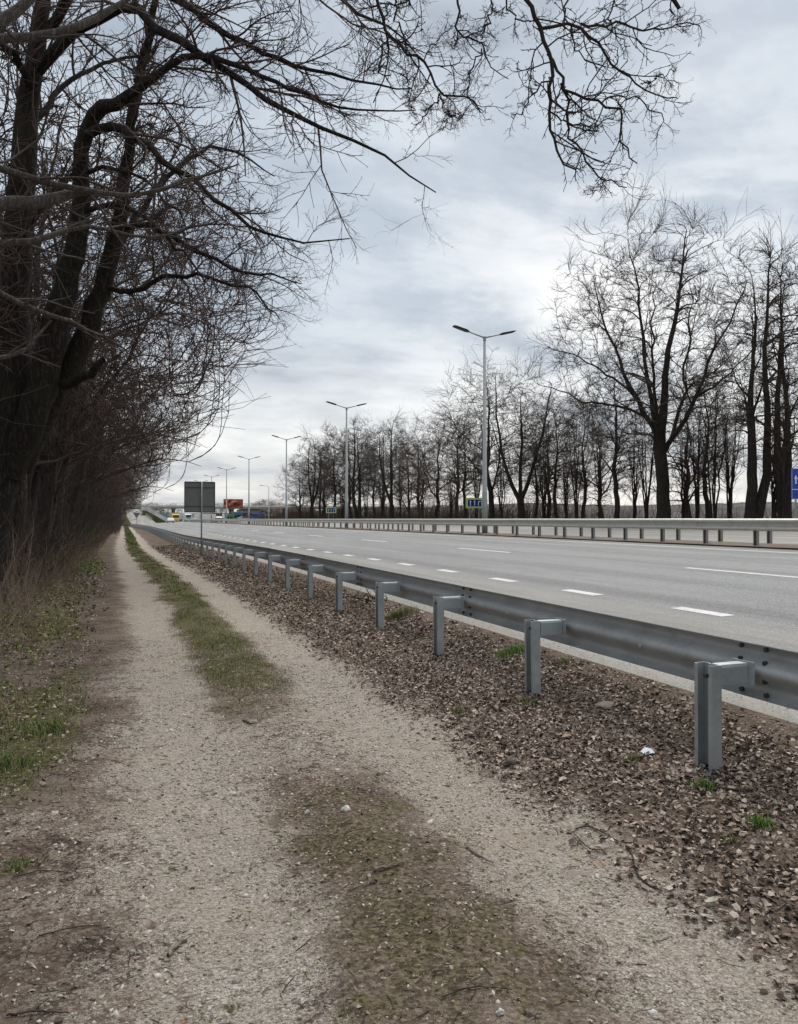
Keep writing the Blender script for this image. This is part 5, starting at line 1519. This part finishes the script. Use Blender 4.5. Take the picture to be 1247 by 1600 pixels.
# kiosk and small roadside buildings
def shed(name, px, d, w, dp, h, col, roofc, label, cat, flat=True, door=True, zb=.8):
    x, y = place_px(px, d)
    o = empty(name, (x, y, zb)); tag(o, label, cat)
    wm, rm_ = mat_plain(name + '_wall', col, .8, .2), mat_plain(name + '_roof', roofc, .8, .2)
    mb = MB(); mb.box((0, 0, h / 2 - .3), (w, dp, h + .6)); mb.build('wall', wm, o)
    mb = MB()
    if flat: mb.box((0, 0, h + .1), (w + .5, dp + .5, .2))
    else: mb.extrude([(-w / 2 - .4, h - .1), (w / 2 + .4, h - .1), (w * .18, h + w * .17), (-w * .18, h + w * .17)], (0, -dp / 2 - .3, 0), (0, dp / 2 + .3, 0), (1, 0, 0), (0, 0, 1))
    mb.build('roof', rm_, o)
    for k in range(2):
        mb = MB(); mb.box((-w * .22 + k * w * .5, -dp / 2 - .01, h * .55), (w * .24, .05, h * .35)); wn_ = mb.build('window', glass, o)
        mb = MB(); mb.box((-w * .22 + k * w * .5, -dp / 2 - .04, h * .55 - h * .19), (w * .28, .1, .06)); mb.build('sill', concw, wn_)
    if door: mb = MB(); mb.box((w * .06, -dp / 2 - .015, h * .36), (w * .14, .04, h * .7)); mb.build('door', tyre, o)
    return o
shed('kiosk', 359, 264, 2.8, 2.5, 2.3, (.10, .28, .16), (.30, .46, .20), 'small green roadside kiosk under the red billboard', 'kiosk')
shed('kiosk', 370, 272, 3.2, 2.5, 3.2, (.06, .19, .21), (.32, .48, .62), 'dark teal kiosk with a pale blue top, right of the green kiosk', 'kiosk')
shed('low_building', 421, 296, 4.6, 3, 2.8, (.58, .53, .36), (.45, .42, .33), 'low pale yellow building under the overpass, left of the third lamp', 'building')
shed('house', 449, 400, 12.0, 12, 6.0, (.42, .37, .29), (.42, .35, .28), 'long tan-roofed house rising above the overpass, left of the leftmost bare tree', 'house', False)
shed('house', 474, 430, 11.0, 10, 6.5, (.42, .37, .29), (.46, .38, .30), 'second tan-roofed house above the overpass, close to the leftmost bare tree', 'house', False)
shed('house', 388, 420, 11.0, 10, 5.6, (.2, .2, .2), (.085, .088, .09), 'dark-roofed house above the overpass right of the red billboard', 'house', False)
# billboard: a dark red photographic print
bb = NT('billboard_print', .6, .3)
pp = bb.objc()
f = bb.noise(bb.map(pp, (.5, 1, .9), (0, .6, 0)), 1.2, 6, .6, 1.2)
bb.color(bb.ramp(f, [(.38, (.035, .012, .010)), (.5, (.22, .040, .022)), (.58, (.50, .17, .09)), (.66, (.60, .36, .24)), (.78, (.12, .03, .02))]))
x, y = place_px(364.5, 250)
o = empty('billboard', (x, y, .8), 0); tag(o, 'dark red and orange billboard on a post in front of the overpass', 'billboard')
mb = MB(); mb.box((0, 0, 5.75), (5.9, .12, 2.75)); mb.build('print', bb.mat, o)
mb = MB()
for cx, cz2, w_, h_ in ((0, 7.17, 6.1, .1), (0, 4.33, 6.1, .1), (-3.0, 5.75, .1, 2.75), (3.0, 5.75, .1, 2.75)): mb.box((cx, 0, cz2), (w_, .25, h_))
mb.build('frame', concd, o)
mb = MB(); mb.box((0, .2, 5.75), (5.6, .2, 2.4)); mb.build('back_panel', grey, o)
mb = MB(); mb.tube([(0, .15, -.6), (0, .15, 5.5)], .2, 12); mb.build('post', concd, o)
# a white and green totem post left of the kiosks
x, y = place_px(349, 258); o = empty('totem_sign', (x, y, .8)); tag(o, 'slim white and green upright sign left of the green kiosk', 'sign')
mb = MB(); mb.box((0, 0, 1.2), (.7, .25, 3.0)); mb.build('panel', white, o)
mb = MB(); mb.box((0, -.13, .6), (.5, .03, 1.2)); mb.build('stripe', mat_plain('sign_green', (.05, .25, .12)), o)
# far trees above the overpass
def far_tree(src, px, d, top, label, group):
    x, y = place_px(px, d); z = EYE + (811 - top) * d / 1230.
    H = {t_round.name: 13.2, t_broad.name: 17, t_fork.name: 15}[src.name]
    zb = 0.0; s = (z - zb) / H
    copy_thing(src, (x, y, zb), px * .7, (s * 1.5, s * 1.5, s), label, group)
for px, top in ((399, 785), (406, 782), (414, 780), (422, 782), (430, 784), (439, 786)):
    far_tree(t_round, px, 445, top, 'dark far tree in the clump above the overpass, left of the tan-roofed houses', 'far trees above the overpass')
for px, top in ((346, 786), (338, 787)):
    far_tree(t_round, px, 400, top, 'dark far tree peeping above the overpass right of the big grey sign', 'far trees above the overpass')
for px, top in ((205, 784), (213, 786), (221, 787), (230, 787), (240, 785), (250, 788), (262, 788), (276, 788)):
    far_tree(t_round, px, 420, top, 'dark far tree above the left end of the overpass', 'far trees above the overpass')
# ================================================================== leaves, stones, grass, twigs
rng = np.random.default_rng(500)
def scatter(n, x0, x1, y0, y1, dens=None, ypow=1.0):
    x = rng.uniform(x0, x1, n); y = y0 + (y1 - y0) * rng.random(n) ** ypow
    if dens is not None:
        k = rng.random(n) < dens(x, y); x, y = x[k], y[k]
    return x, y
def stuff(name, V, Fs, mat, label, smooth=False):
    for f in Fs: TRI[0] += len(f) * (f.shape[1] - 2)
    o = add_mesh(name, mesh_np(name, V, Fs, mat, smooth)); return tag(o, label, None, None, 'stuff')
# ---- fallen leaves: two halves folded on the midrib, curled
lm = NT('dead_leaf', .85, .2)
rl = lm.island
base = lm.ramp(rl, [(0, (.052, .036, .028)), (.28, (.132, .094, .073)), (.55, (.255, .194, .156)), (.8, (.42, .34, .28)), (.96, (.57, .485, .415)), (1., (.34, .19, .11))])
base = lm.mix(lm.ramp(lm.noise(lm.pos, 60, 4, .7), [(.35, .35), (.65, 0.)]), base, (.06, .042, .033))
lm.color(base); M['leaf'] = lm.mat
def leaves(name, x, y, s0, s1, label, lift=.012):
    n = len(x)
    z = ground_z(x, y) + rng.uniform(.0, lift, n)
    L = rng.uniform(s0, s1, n); Wd = L * rng.uniform(.14, .48, n)
    curl = rng.uniform(-.4, .8, n) * L; fold = rng.uniform(-.1, .8, n)
    # local points: base, tip, side points (two each side)
    t = np.array([[-.5, 0], [-.12, 1], [.25, .8], [.5, 0], [.25, -.8], [-.12, -1], [.05, 0]])
    lx = t[None, :, 0] * L[:, None]; ly = t[None, :, 1] * Wd[:, None] * (1 + rng.normal(0, .25, (n, 7)))
    lz = np.abs(t[None, :, 1]) * Wd[:, None] * fold[:, None] + (t[None, :, 0] * 2) ** 2 * curl[:, None] * .35 + rng.normal(0, .06, (n, 7)) * L[:, None]
    P = np.stack([lx, ly, lz], -1)
    yaw = rng.random(n) * 6.28; pit = rng.normal(0, .36, n); rol = rng.normal(0, .36, n)
    flip = np.where(rng.random(n) < .35, -1., 1.); P[..., 2] *= flip[:, None]
    c, s = np.cos(rol), np.sin(rol)
    y_ = P[..., 1] * c[:, None] - P[..., 2] * s[:, None]; z_ = P[..., 1] * s[:, None] + P[..., 2] * c[:, None]
    c, s = np.cos(pit), np.sin(pit)
    x_ = P[..., 0] * c[:, None] + z_ * s[:, None]; z_ = -P[..., 0] * s[:, None] + z_ * c[:, None]
    c, s = np.cos(yaw), np.sin(yaw)
    X = x_ * c[:, None] - y_ * s[:, None] + x[:, None]; Y = x_ * s[:, None] + y_ * c[:, None] + y[:, None]
    zz = z_ - z_.min(1, keepdims=True) * .8 + z[:, None] - .004
    V = np.stack([X, Y, zz], -1).reshape(-1, 3)
    b = (np.arange(n) * 7)[:, None]
    F1 = np.concatenate([b + np.array([[0, 6, 1]]), b + np.array([[6, 2, 1]]), b + np.array([[6, 3, 2]]), b + np.array([[0, 5, 6]]), b + np.array([[6, 5, 4]]), b + np.array([[6, 4, 3]])])
    return stuff(name, V, [F1], M['leaf'], label)
def dl(x, y):
    u = uwarp(x, y)
    edge_ = u + (fbm(x * 1.1, y * .8, 31) - .5) * .42 + (fbm(x * 4.5, y * 4.5, 33) - .5) * .3
    return sstep(2.10, 2.85, edge_) * (1 - .75 * sstep(4.12, 4.42, x)) * np.clip(.35 + 1.3 * fbm(x * 2.2, y * 2.2, 61), 0, 1)
x, y = scatter(46000, 2.2, 4.5, 1.2, 9, dl); leaves('fallen_leaves', x, y, .010, .046, 'brown fallen leaves covering the bank under the guardrail')
x, y = scatter(26000, 2.2, 4.5, 9, 26, dl); leaves('fallen_leaves', x, y, .025, .06, 'brown fallen leaves further along the bank under the guardrail')
x, y = scatter(9000, 1.9, 4.4, 26, 60, dl); leaves('fallen_leaves', x, y, .06, .12, 'brown fallen leaves far along the guardrail bank')
def dl2(x, y):
    u = uwarp(x, y) + (fbm(x * 1.1, y * .8, 31) - .5) * .55
    return (1 - sstep(-.75, -.2, u)) * np.clip(.15 + 1.5 * (fbm(x * 1.6, y * 1.2, 63) - .2), 0, 1) * (.35 + .65 * sstep(3.5, 6, y))
x, y = scatter(26000, -4.2, .1, 1.5, 12, dl2); leaves('fallen_leaves', x, y, .014, .045, 'brown fallen leaves on the verge left of the track')
x, y = scatter(16000, -7, .1, 12, 34, dl2); leaves('fallen_leaves', x, y, .04, .09, 'brown fallen leaves under the trees left of the track')
# crumbs of leaf and chips of wood strewn on the track itself
def dtr(x, y):
    u = uwarp(x, y)
    m = masks(x, y)
    return np.clip(.10 + .9 * (1 - m[:, 0]) , 0, 1) * np.clip(1.6 * fbm(x * 1.5, y * 1.5, 65) - .2, 0, 1)
x, y = scatter(22000, -1.8, 2.7, 1.3, 9, dtr); leaves('leaf_crumbs', x, y, .006, .026, 'small crumbs of dry leaf strewn over the track', .003)
# ---- stones
ico_v = np.array([(0, 0, 1), (.894, 0, .447), (.276, .851, .447), (-.724, .526, .447), (-.724, -.526, .447), (.276, -.851, .447), (.724, .526, -.447), (-.276, .851, -.447), (-.894, 0, -.447), (-.276, -.851, -.447), (.724, -.526, -.447), (0, 0, -1)])
ico_f = np.array([(0, 1, 2), (0, 2, 3), (0, 3, 4), (0, 4, 5), (0, 5, 1), (1, 6, 2), (2, 7, 3), (3, 8, 4), (4, 9, 5), (5, 10, 1), (6, 7, 2), (7, 8, 3), (8, 9, 4), (9, 10, 5), (10, 6, 1)])
sm = NT('gravel_stone', .9, .2)
sm.color(sm.mix(sm.ramp(sm.noise(sm.pos, 70, 4, .7), [(.3, .35), (.7, 0.)]), sm.ramp(sm.island, [(0, (.17, .14, .113)), (.3, (.30, .255, .21)), (.65, (.44, .385, .325)), (.92, (.63, .58, .52)), (1, (.44, .33, .26))]), (.16, .135, .115)))
M['stone'] = sm.mat
def stones(name, x, y, s, label, zf=None):
    n = len(x)
    z = (zf or ground_z)(x, y)
    P = ico_v[None] * (1 + rng.normal(0, .27, (n, 12, 1))) * s[:, None, None] * np.stack([rng.uniform(.75, 1.3, n), rng.uniform(.55, 1.0, n), rng.uniform(.28, .6, n)], -1)[:, None]
    yaw = rng.random(n) * 6.28; c, s_ = np.cos(yaw)[:, None], np.sin(yaw)[:, None]
    tl = rng.normal(0, .25, n)[:, None]
    X = P[..., 0] * c - P[..., 1] * s_ + x[:, None]; Y = P[..., 0] * s_ + P[..., 1] * c + y[:, None]
    Z = P[..., 2] + P[..., 0] * tl + z[:, None] + s[:, None] * .08
    F = ((np.arange(n) * 12)[:, None, None] + ico_f[None]).reshape(-1, 3)
    return stuff(name, np.stack([X, Y, Z], -1).reshape(-1, 3), [F], M['stone'], label)
def dst(x, y):
    m = masks(x, y); return np.clip(m[:, 0] * np.clip(2.2 * fbm(x * 1.4, y * 1.1, 67) - .45, 0.05, 1) + .12, 0, 1)
x, y = scatter(30000, -1.0, 2.9, 1.3, 5.5, dst); stones('gravel', x, y, .0034 + .0088 * rng.random(len(x)) ** 2.1, 'pale crushed stones lying in the wheel tracks')
x, y = scatter(15000, -.6, 3.0, 5.5, 12, dst); stones('gravel', x, y, .0055 + .010 * rng.random(len(x)) ** 2.5, 'pale crushed stones further along the wheel tracks')
x, y = scatter(3000, -1.0, 2.9, 1.4, 8, dst); stones('gravel', x, y, .007 + .013 * rng.random(len(x)) ** 2.6, 'larger pale stones in the dirt track')
x, y = scatter(9000, 4.38, 5.3, 2, 22, lambda x, y: 1 - .9 * sstep(4.5, 5.1, x)); stones('gravel', x, y, .003 + .006 * rng.random(len(x)) ** 2, 'grit along the edge of the asphalt', lambda x, y: np.where(x < 4.5, np.maximum(ground_z(x, y), zr_edge(x, y)), zr_edge(x, y)))
# single stones and scraps that catch the eye
def on_ground(px, py):
    r_ = CF + CR * (px - 623.5) / 1230. + CU * (800 - py) / 1230.
    t = EYE / -r_[2]
    for _ in range(6):
        q = r_ * t; zz = float(ground_z(np.array([q[0]]), np.array([q[1]]))[0]); t = (EYE - zz) / -r_[2]
    return r_[0] * t, r_[1] * t, zz
def lump(name, px, py, s, flat, col, label, cat, seed):
    x, y, z = on_ground(px, py)
    bpy_m = __import__('bmesh'); bm = bpy_m.new(); bpy_m.ops.create_icosphere(bm, subdivisions=2, radius=1)
    r2 = np.random.default_rng(seed); k = r2.normal(0, 1, (3, 3))
    for v in bm.verts:
        c = np.array(v.co); f = 1 + .22 * sin(3 * c @ k[0]) * cos(2.3 * c @ k[1]) + .08 * sin(7 * c @ k[2])
        c = np.round(c * f * 3.2) / 3.2 * .5 + c * f * .5
        v.co = (c[0] * s, c[1] * s * .75, c[2] * s * flat)
    me = bpy.data.meshes.new(name); bm.to_mesh(me); bm.free(); me.materials.append(mat_plain(name + '_mat', col, .85, .2, 0, .25, 40))
    o = add_mesh(name, me, None, (x, y, z + s * flat * .35), (0, 0, r2.random() * 6)); return tag(o, label, cat)
lump('stone', 540, 1266, .028, .7, (.62, .58, .52), 'pale cream stone lying alone on the dark mossy patch', 'stone', 1)
lump('stone', 481, 1270, .020, .6, (.40, .39, .36), 'small grey stone left of the pale cream stone', 'stone', 2)
lump('stone', 797, 1192, .05, .6, (.12, .10, .085), 'dark clod at the left edge of the leaf litter', 'clod', 3)
lump('stone', 783, 1583, .016, .7, (.45, .43, .40), 'grey stone at the bottom edge in the right wheel track', 'stone', 4)
lump('stone', 1020, 1584, .018, .6, (.58, .56, .52), 'pale stone at the bottom edge right of the mossy patch', 'stone', 5)
lump('stone', 1107, 1530, .015, .6, (.52, .50, .47), 'pale stone in the right wheel track near the corner', 'stone', 6)
lump('stone', 368, 1535, .013, .7, (.30, .28, .25), 'grey stone in the left wheel track near the bottom edge', 'stone', 7)
lump('stone', 955, 1105, .14, .22, (.20, .165, .14), 'low flat lump of earth half buried in leaves between the first two posts', 'clod', 8)
# white scrap
x, y, z = on_ground(1013, 1180)
mb = MB(); mb.v = [(-.045, -.02, 0), (0, -.035, .012), (.045, -.015, .004), (.05, .03, .02), (.0, .04, .034), (-.04, .03, .012), (0, 0, .028)]
mb.f = [(0, 1, 6), (1, 2, 6), (2, 3, 6), (3, 4, 6), (4, 5, 6), (5, 0, 6)]; mb.m = [0] * 6
o = mb.build('plastic_scrap', mat_plain('scrap_white', (.62, .66, .70), .5, .4), None, (x, y, z + .012)); tag(o, 'crumpled white scrap on the leaves left of the nearest guardrail post', 'litter')
# tan leaf that stands out
for px, py, s, lab, col in ((886, 1154, .05, 'single large tan leaf on the litter between the first two posts', (.38, .25, .17)), (1112, 1414, .035, 'pale curled leaf at the edge of the right wheel track', (.55, .50, .42)), (935, 1328, .03, 'pale curled leaf in the bend of the thin dark twig', (.52, .46, .38)), (880, 1222, .045, 'pale crumpled leaf on the leaf litter above the right wheel track', (.46, .40, .34))):
    x, y, z = on_ground(px, py)
    mb = MB(); mb.v = [(-s, 0, 0), (-s * .2, s * .5, .012), (s * .6, s * .4, .02), (s, 0, .006), (s * .5, -s * .45, .018), (-s * .3, -s * .5, .01), (0, 0, -.002)]
    mb.f = [(0, 6, 1), (1, 6, 2), (2, 6, 3), (3, 6, 4), (4, 6, 5), (5, 6, 0)]; mb.m = [0] * 6
    tag(mb.build('dry_leaf', mat_plain('dry_leaf', col, .8, .2, 0, .25, 60), None, (x, y, z + .012), (0, .1, px)), lab, 'leaf')
# sticks
stickm = mat_plain('stick', (.19, .155, .125), .9, .1, 0, .35, 30)
stickd = mat_plain('stick_dark', (.060, .047, .040), .9, .1, 0, .35, 30)
def stick(pxs, r, mat, label, fork=None):
    pts = []
    for p in pxs:
        x, y, z = on_ground(*p); pts.append((x, y, z + r + .004))
    q, rr_ = resample(pts, [r, r * .9, r * .5], 12, rng, r * .35)
    lv = [(q, rr_)]
    if fork is not None:
        f = [on_ground(*p) for p in fork]; lv.append(resample([(a, b, c + r + .004) for a, b, c in f], [r * .7, r * .3], 6, rng, r * .2))
    V, F = tubes(lv, [6] * len(lv))
    tag(add_mesh('stick', mesh_np('stick', V, [F], mat, True)), label, 'stick')
stick([(262, 1497), (278, 1480), (293, 1470)], .008, stickm, 'short thick pale stick near the bottom of the left wheel track', [(276, 1481), (284, 1484)])
stick([(585, 1362), (605, 1357), (632, 1350)], .007, stickm, 'pale broken stick on the mossy patch', [(600, 1358), (607, 1350)])
stick([(731, 1326), (750, 1340), (772, 1352)], .006, stickm, 'thin pale stick on the right edge of the mossy patch')
stick([(820, 1583), (832, 1590), (846, 1588)], .007, stickm, 'pale stick at the very bottom edge right of centre')
stick([(10, 1590), (60, 1583), (108, 1586)], .0035, stickd, 'long dark twig in the bottom left corner')
stick([(897, 1298), (920, 1294), (945, 1305), (968, 1318)], .005, stickd, 'thin dark curved twig at the border of the leaf litter', [(902, 1310), (925, 1330), (952, 1328)])
stick([(985, 1330), (1000, 1375), (1035, 1396)], .005, stickd, 'thin dark twig bent along the edge of the right wheel track')
stick([(1060, 1405), (1090, 1428)], .005, stickd, 'short dark twig beside the right wheel track')
stick([(1030, 1224), (1080, 1228), (1150, 1236), (1215, 1232)], .009, stickd, 'long dark stick lying in front of the nearest guardrail post')
stick([(380, 1128), (398, 1134)], .008, stickd, 'small dark stick between the wheel tracks in the middle distance')
stick([(20, 1372), (70, 1362), (110, 1366)], .003, stickd, 'dark twig on the left verge')
stick([(60, 1465), (110, 1452), (160, 1448)], .003, stickd, 'thin dark twig across the left verge near the bottom')
stick([(690, 1560), (740, 1545), (800, 1548)], .0025, stickd, 'very thin twig across the lower mossy patch')
# brushwood caught under the rail
bp = empty('brushwood'); x, y, z = on_ground(566, 945); bp.location = (x + .25, y, z); tag(bp, 'small heap of dead branches poking out under the guardrail by the fourth post', 'brushwood')
n = 14
P = np.empty((n, 6, 3)); d = norm(np.stack([rng.normal(-.4, .7, n), rng.normal(-.5, .7, n), rng.uniform(.05, .5, n)], -1)); P[:, 0] = rng.normal(0, .10, (n, 3)) * [1, 1, .2] + [0, 0, .03]
for k in range(1, 6): d = norm(d + rng.normal(0, .2, d.shape) + [0, 0, -.05]); P[:, k] = P[:, k - 1] + d * .13
K = kids(P, np.linspace(.012, .004, 6)[None].repeat(n, 0), rng, 3, .3, 1, .7, .4, .3, 3, 0., .15, .7)
stems('branches', [(P, np.linspace(.012, .004, 6)[None].repeat(n, 0)), K], [5, 3], stickd if False else M['twig_over'], bp, smooth=False)
# torn root clump right of the nearest post
rc = empty('root_clump'); x, y, z = on_ground(1195, 1172); rc.location = (x, y, z); tag(rc, 'dark clump of roots and dead stems at the bank edge right of the nearest post', 'root clump')
n = 60
P = np.empty((n, 5, 3)); d = norm(np.stack([rng.normal(0, .8, n), rng.normal(-.2, .7, n), rng.uniform(.0, .7, n)], -1)); P[:, 0] = rng.normal(0, .10, (n, 3)) * [1.3, .8, .2]
for k in range(1, 5): d = norm(d + rng.normal(0, .3, d.shape) + [0, 0, -.16]); P[:, k] = P[:, k - 1] + d * .045
stems('roots', [(P, np.linspace(.006, .002, 5)[None].repeat(n, 0))], [4], stickd, rc, smooth=False)
# ---- grass
gm = NT('grass_blade', .75, .25)
gm.color(gm.ramp(gm.island, [(0, (.070, .092, .024)), (.45, (.105, .145, .034)), (.72, (.155, .185, .052)), (.84, (.22, .185, .09)), (1, (.38, .31, .20))])); M['blade'] = gm.mat
gb = NT('grass_bright', .7, .25)
gb.color(gb.ramp(gb.island, [(0, (.06, .12, .018)), (.7, (.11, .21, .035)), (1, (.18, .24, .06))])); M['blade_bright'] = gb.mat
gd = NT('grass_dry', .85, .2)
gd.color(gd.ramp(gd.island, [(0, (.13, .10, .055)), (.5, (.25, .195, .115)), (1, (.42, .345, .23))])); M['blade_dry'] = gd.mat
def blades(x, y, h0, h1, w, z=None, lean_=.45):
    n = len(x)
    z = ground_z(x, y) if z is None else z
    a = rng.random(n) * 6.28; h = rng.uniform(h0, h1, n); l = h * np.abs(rng.normal(0, lean_, n)) + h * .1
    dx, dy = np.cos(a), np.sin(a); ww = w * rng.uniform(.6, 1.3, n)
    p = np.stack([x, y, z - .004], -1); sd = np.stack([-dy, dx, 0 * dx], -1) * ww[:, None]
    m1 = p + np.stack([dx * l * .3, dy * l * .3, h * .6], -1); tp = p + np.stack([dx * l, dy * l, h * .95], -1)
    V = np.stack([p - sd, p + sd, m1 - sd * .75, m1 + sd * .75, tp], 1).reshape(-1, 3)
    b = (np.arange(n) * 5)[:, None]
    return V, [b + np.array([[0, 1, 3, 2]]), b + np.array([[2, 3, 4]])]
def dg(x, y): return masks(x, y)[:, 1] ** 1.3 * np.clip(2.6 * fbm(x * 3, y * 1.6, 69) - .75, 0.04, 1)
x, y = scatter(60000, .3, 2.0, 6.5, 18, dg); V, F = blades(x, y, .012, .045, .0028); stuff('grass', V, F, M['blade'], 'short grass on the strip between the wheel tracks')
x, y = scatter(40000, -.2, 2.0, 18, 60, dg); V, F = blades(x, y, .025, .07, .008); stuff('grass', V, F, M['blade'], 'grass strip running away between the wheel tracks')
x, y = scatter(26000, -.6, 1.8, 60, 220, dg); V, F = blades(x, y, .08, .18, .03); stuff('grass', V, F, M['blade'], 'far grass strip between the wheel tracks')
x, y = scatter(60000, -4.0, .1, 3.0, 22, dg); V, F = blades(x, y, .025, .08, .0032); stuff('grass', V, F, M['blade'], 'grass patches on the verge left of the track')
x, y = scatter(30000, 1.8, 4.3, 9, 60, dg); V, F = blades(x, y, .03, .09, .006); stuff('grass', V, F, M['blade'], 'thin grass patches between the track and the guardrail')
def dd(x, y): return (1 - sstep(-1.0, -.5, x)) * np.clip(2.2 * fbm(x * 1.1, y * .8, 73) - .75, 0, 1)
x, y = scatter(30000, -5, -.3, 5, 22, dd); V, F = blades(x, y, .05, .22, .0026, None, .7); stuff('dry_grass', V, F, M['blade_dry'], 'dry straw grass on the verge left of the track')
def dm(x, y):
    m = masks(x, y); return np.clip(m[:, 3], 0, 1) * np.clip(1.5 * fbm(x * 3, y * 3, 75) - .2, 0, 1)
x, y = scatter(24000, .4, 2.2, 1.4, 5.4, dm); V, F = blades(x, y, .005, .018, .0016, None, 1.2); stuff('moss', V, F, M['blade_dry'], 'dry moss and cut straw on the dark patch between the wheel tracks')
x, y = scatter(16000, .5, 2.0, 2.6, 5.2, lambda x, y: dm(x, y) * sstep(.48, .66, fbm(x * 1.3, y * 1.3, 77)) * sstep(2.8, 4.2, y)); V, F = blades(x, y, .006, .022, .0016, None, .8); stuff('moss', V, F, M['blade'], 'green moss and short grass on the dark patch between the wheel tracks')
# fine twig litter lying flat
def litter_twigs(name, x, y, L0, L1, r, mat, label):
    n = len(x); z = ground_z(x, y) + r + rng.uniform(0, .006, n)
    a = rng.random(n) * 6.28; L = rng.uniform(L0, L1, n); b = a + rng.normal(0, .4, n)
    p0 = np.stack([x, y, z], -1); p1 = p0 + np.stack([np.cos(a), np.sin(a), rng.normal(0, .08, n)], -1) * (L / 2)[:, None]; p2 = p1 + np.stack([np.cos(b), np.sin(b), rng.normal(0, .1, n)], -1) * (L / 2)[:, None]
    p1[:, 2] = np.maximum(p1[:, 2], ground_z(p1[:, 0], p1[:, 1]) + r); p2[:, 2] = np.maximum(p2[:, 2], ground_z(p2[:, 0], p2[:, 1]) + r)
    P = np.stack([p0, p1, p2], 1); R = np.array([[1, .9, .5]]) * (r * rng.uniform(.6, 1.4, n))[:, None]
    V, F = tubes([(P, R)], [3]); return stuff(name, V, [F], mat, label)
x, y = scatter(5200, -3.5, 4.3, 1.3, 11, lambda x, y: 1 - .85 * masks(x, y)[:, 0]); litter_twigs('twig_litter', x, y, .03, .13, .0016, stickd, 'fine dark twigs scattered over the ground')
x, y = scatter(3600, -3.5, 4.3, 1.3, 11, lambda x, y: 1 - .8 * masks(x, y)[:, 0]); litter_twigs('twig_litter', x, y, .02, .08, .0015, stickm, 'fine pale straws scattered over the ground')
# single green tufts
def tuft(px, py, n, h, rad, mat, label):
    x, y, z = on_ground(px, py)
    o = empty('grass_tuft', (x, y, z)); tag(o, label, 'grass tuft', 'green tufts on the leaf bank')
    xx = rng.normal(0, rad, n); yy = rng.normal(0, rad, n)
    zz = ground_z(xx + x, yy + y) - z
    V, F = blades(xx, yy, h * .4, h, .0032, zz, .6)
    add_mesh('blades', mesh_np('blades', V, F, mat), o)['kind'] = 'stuff'
for a in ((1188, 1290, 240, .06, .03, 'blade_bright', 'brightest green tuft on the leaf bank, toward the lower right corner'),
          (1098, 1230, 200, .06, .035, 'blade_bright', 'green tuft at the foot of the nearest guardrail post'),
          (1140, 1315, 120, .035, .03, 'blade', 'faint green tuft left of the brightest tuft'),
          (988, 1188, 120, .05, .03, 'blade', 'small dull tuft left of the white scrap'),
          (800, 1025, 420, .11, .09, 'blade_bright', 'leafy green tuft between the second and third posts, at the bank edge'),
          (822, 1100, 160, .06, .05, 'blade', 'dull tuft at the foot of the second post'),
          (716, 1112, 180, .05, .05, 'blade', 'dull flat tuft on the litter below the third post'),
          (625, 968, 520, .14, .12, 'blade', 'large grass tuft behind the fourth post'),
          (880, 1055, 150, .06, .05, 'blade', 'thin tuft at the road edge right of the second post'),
          (70, 1142, 420, .08, .10, 'blade', 'bright green tuft on the left verge in the middle distance'),
          (10, 1195, 380, .09, .10, 'blade', 'green tuft at the left edge of the picture'),
          (20, 1355, 160, .04, .06, 'blade', 'faint mossy tuft at the left edge lower down')):
    tuft(a[0], a[1], a[2], a[3], a[4], M[a[5]], a[6])
# fine litter on the bank, and low fresh leaves on the wooded verge
x, y = scatter(5000, 2.3, 4.4, 1.3, 12, dl); litter_twigs('twig_litter', x, y, .03, .14, .0016, stickm, 'dry stalks lying among the leaves on the bank')
def dv(x, y): return np.clip(3.4 * fbm(x * .9, y * .5, 79) - 1.25, 0, 1) * (1 - sstep(-1.0, -.55, x))
x, y = scatter(30000, -4.2, -.45, 7, 36, dv)
n = len(x); hgt = rng.random(n) ** 1.6 * .28
c_ = np.stack([x, y, ground_z(x, y, False) + .02 + hgt], -1); s_ = rng.uniform(.010, .026, (n, 1)) * (1 + y[:, None] / 30)
u_ = norm(np.stack([rng.normal(0, 1, n), rng.normal(0, 1, n), rng.normal(0, .4, n)], -1)); w_ = norm(np.cross(u_, np.stack([rng.normal(0, .5, n), rng.normal(0, .5, n), np.ones(n)], -1)))
V = np.stack([c_ - u_ * s_, c_ + w_ * s_ * .5, c_ + u_ * s_, c_ - w_ * s_ * .5], 1).reshape(-1, 3)
stuff('green_undergrowth', V, [np.arange(4 * n).reshape(-1, 4)], M['spring_leaf'], 'low fresh green weeds on the verge under the trees')
print('TRIANGLES about', TRI[0], 'ground', len(Fq) * 2, 'objects', len(bpy.data.objects))
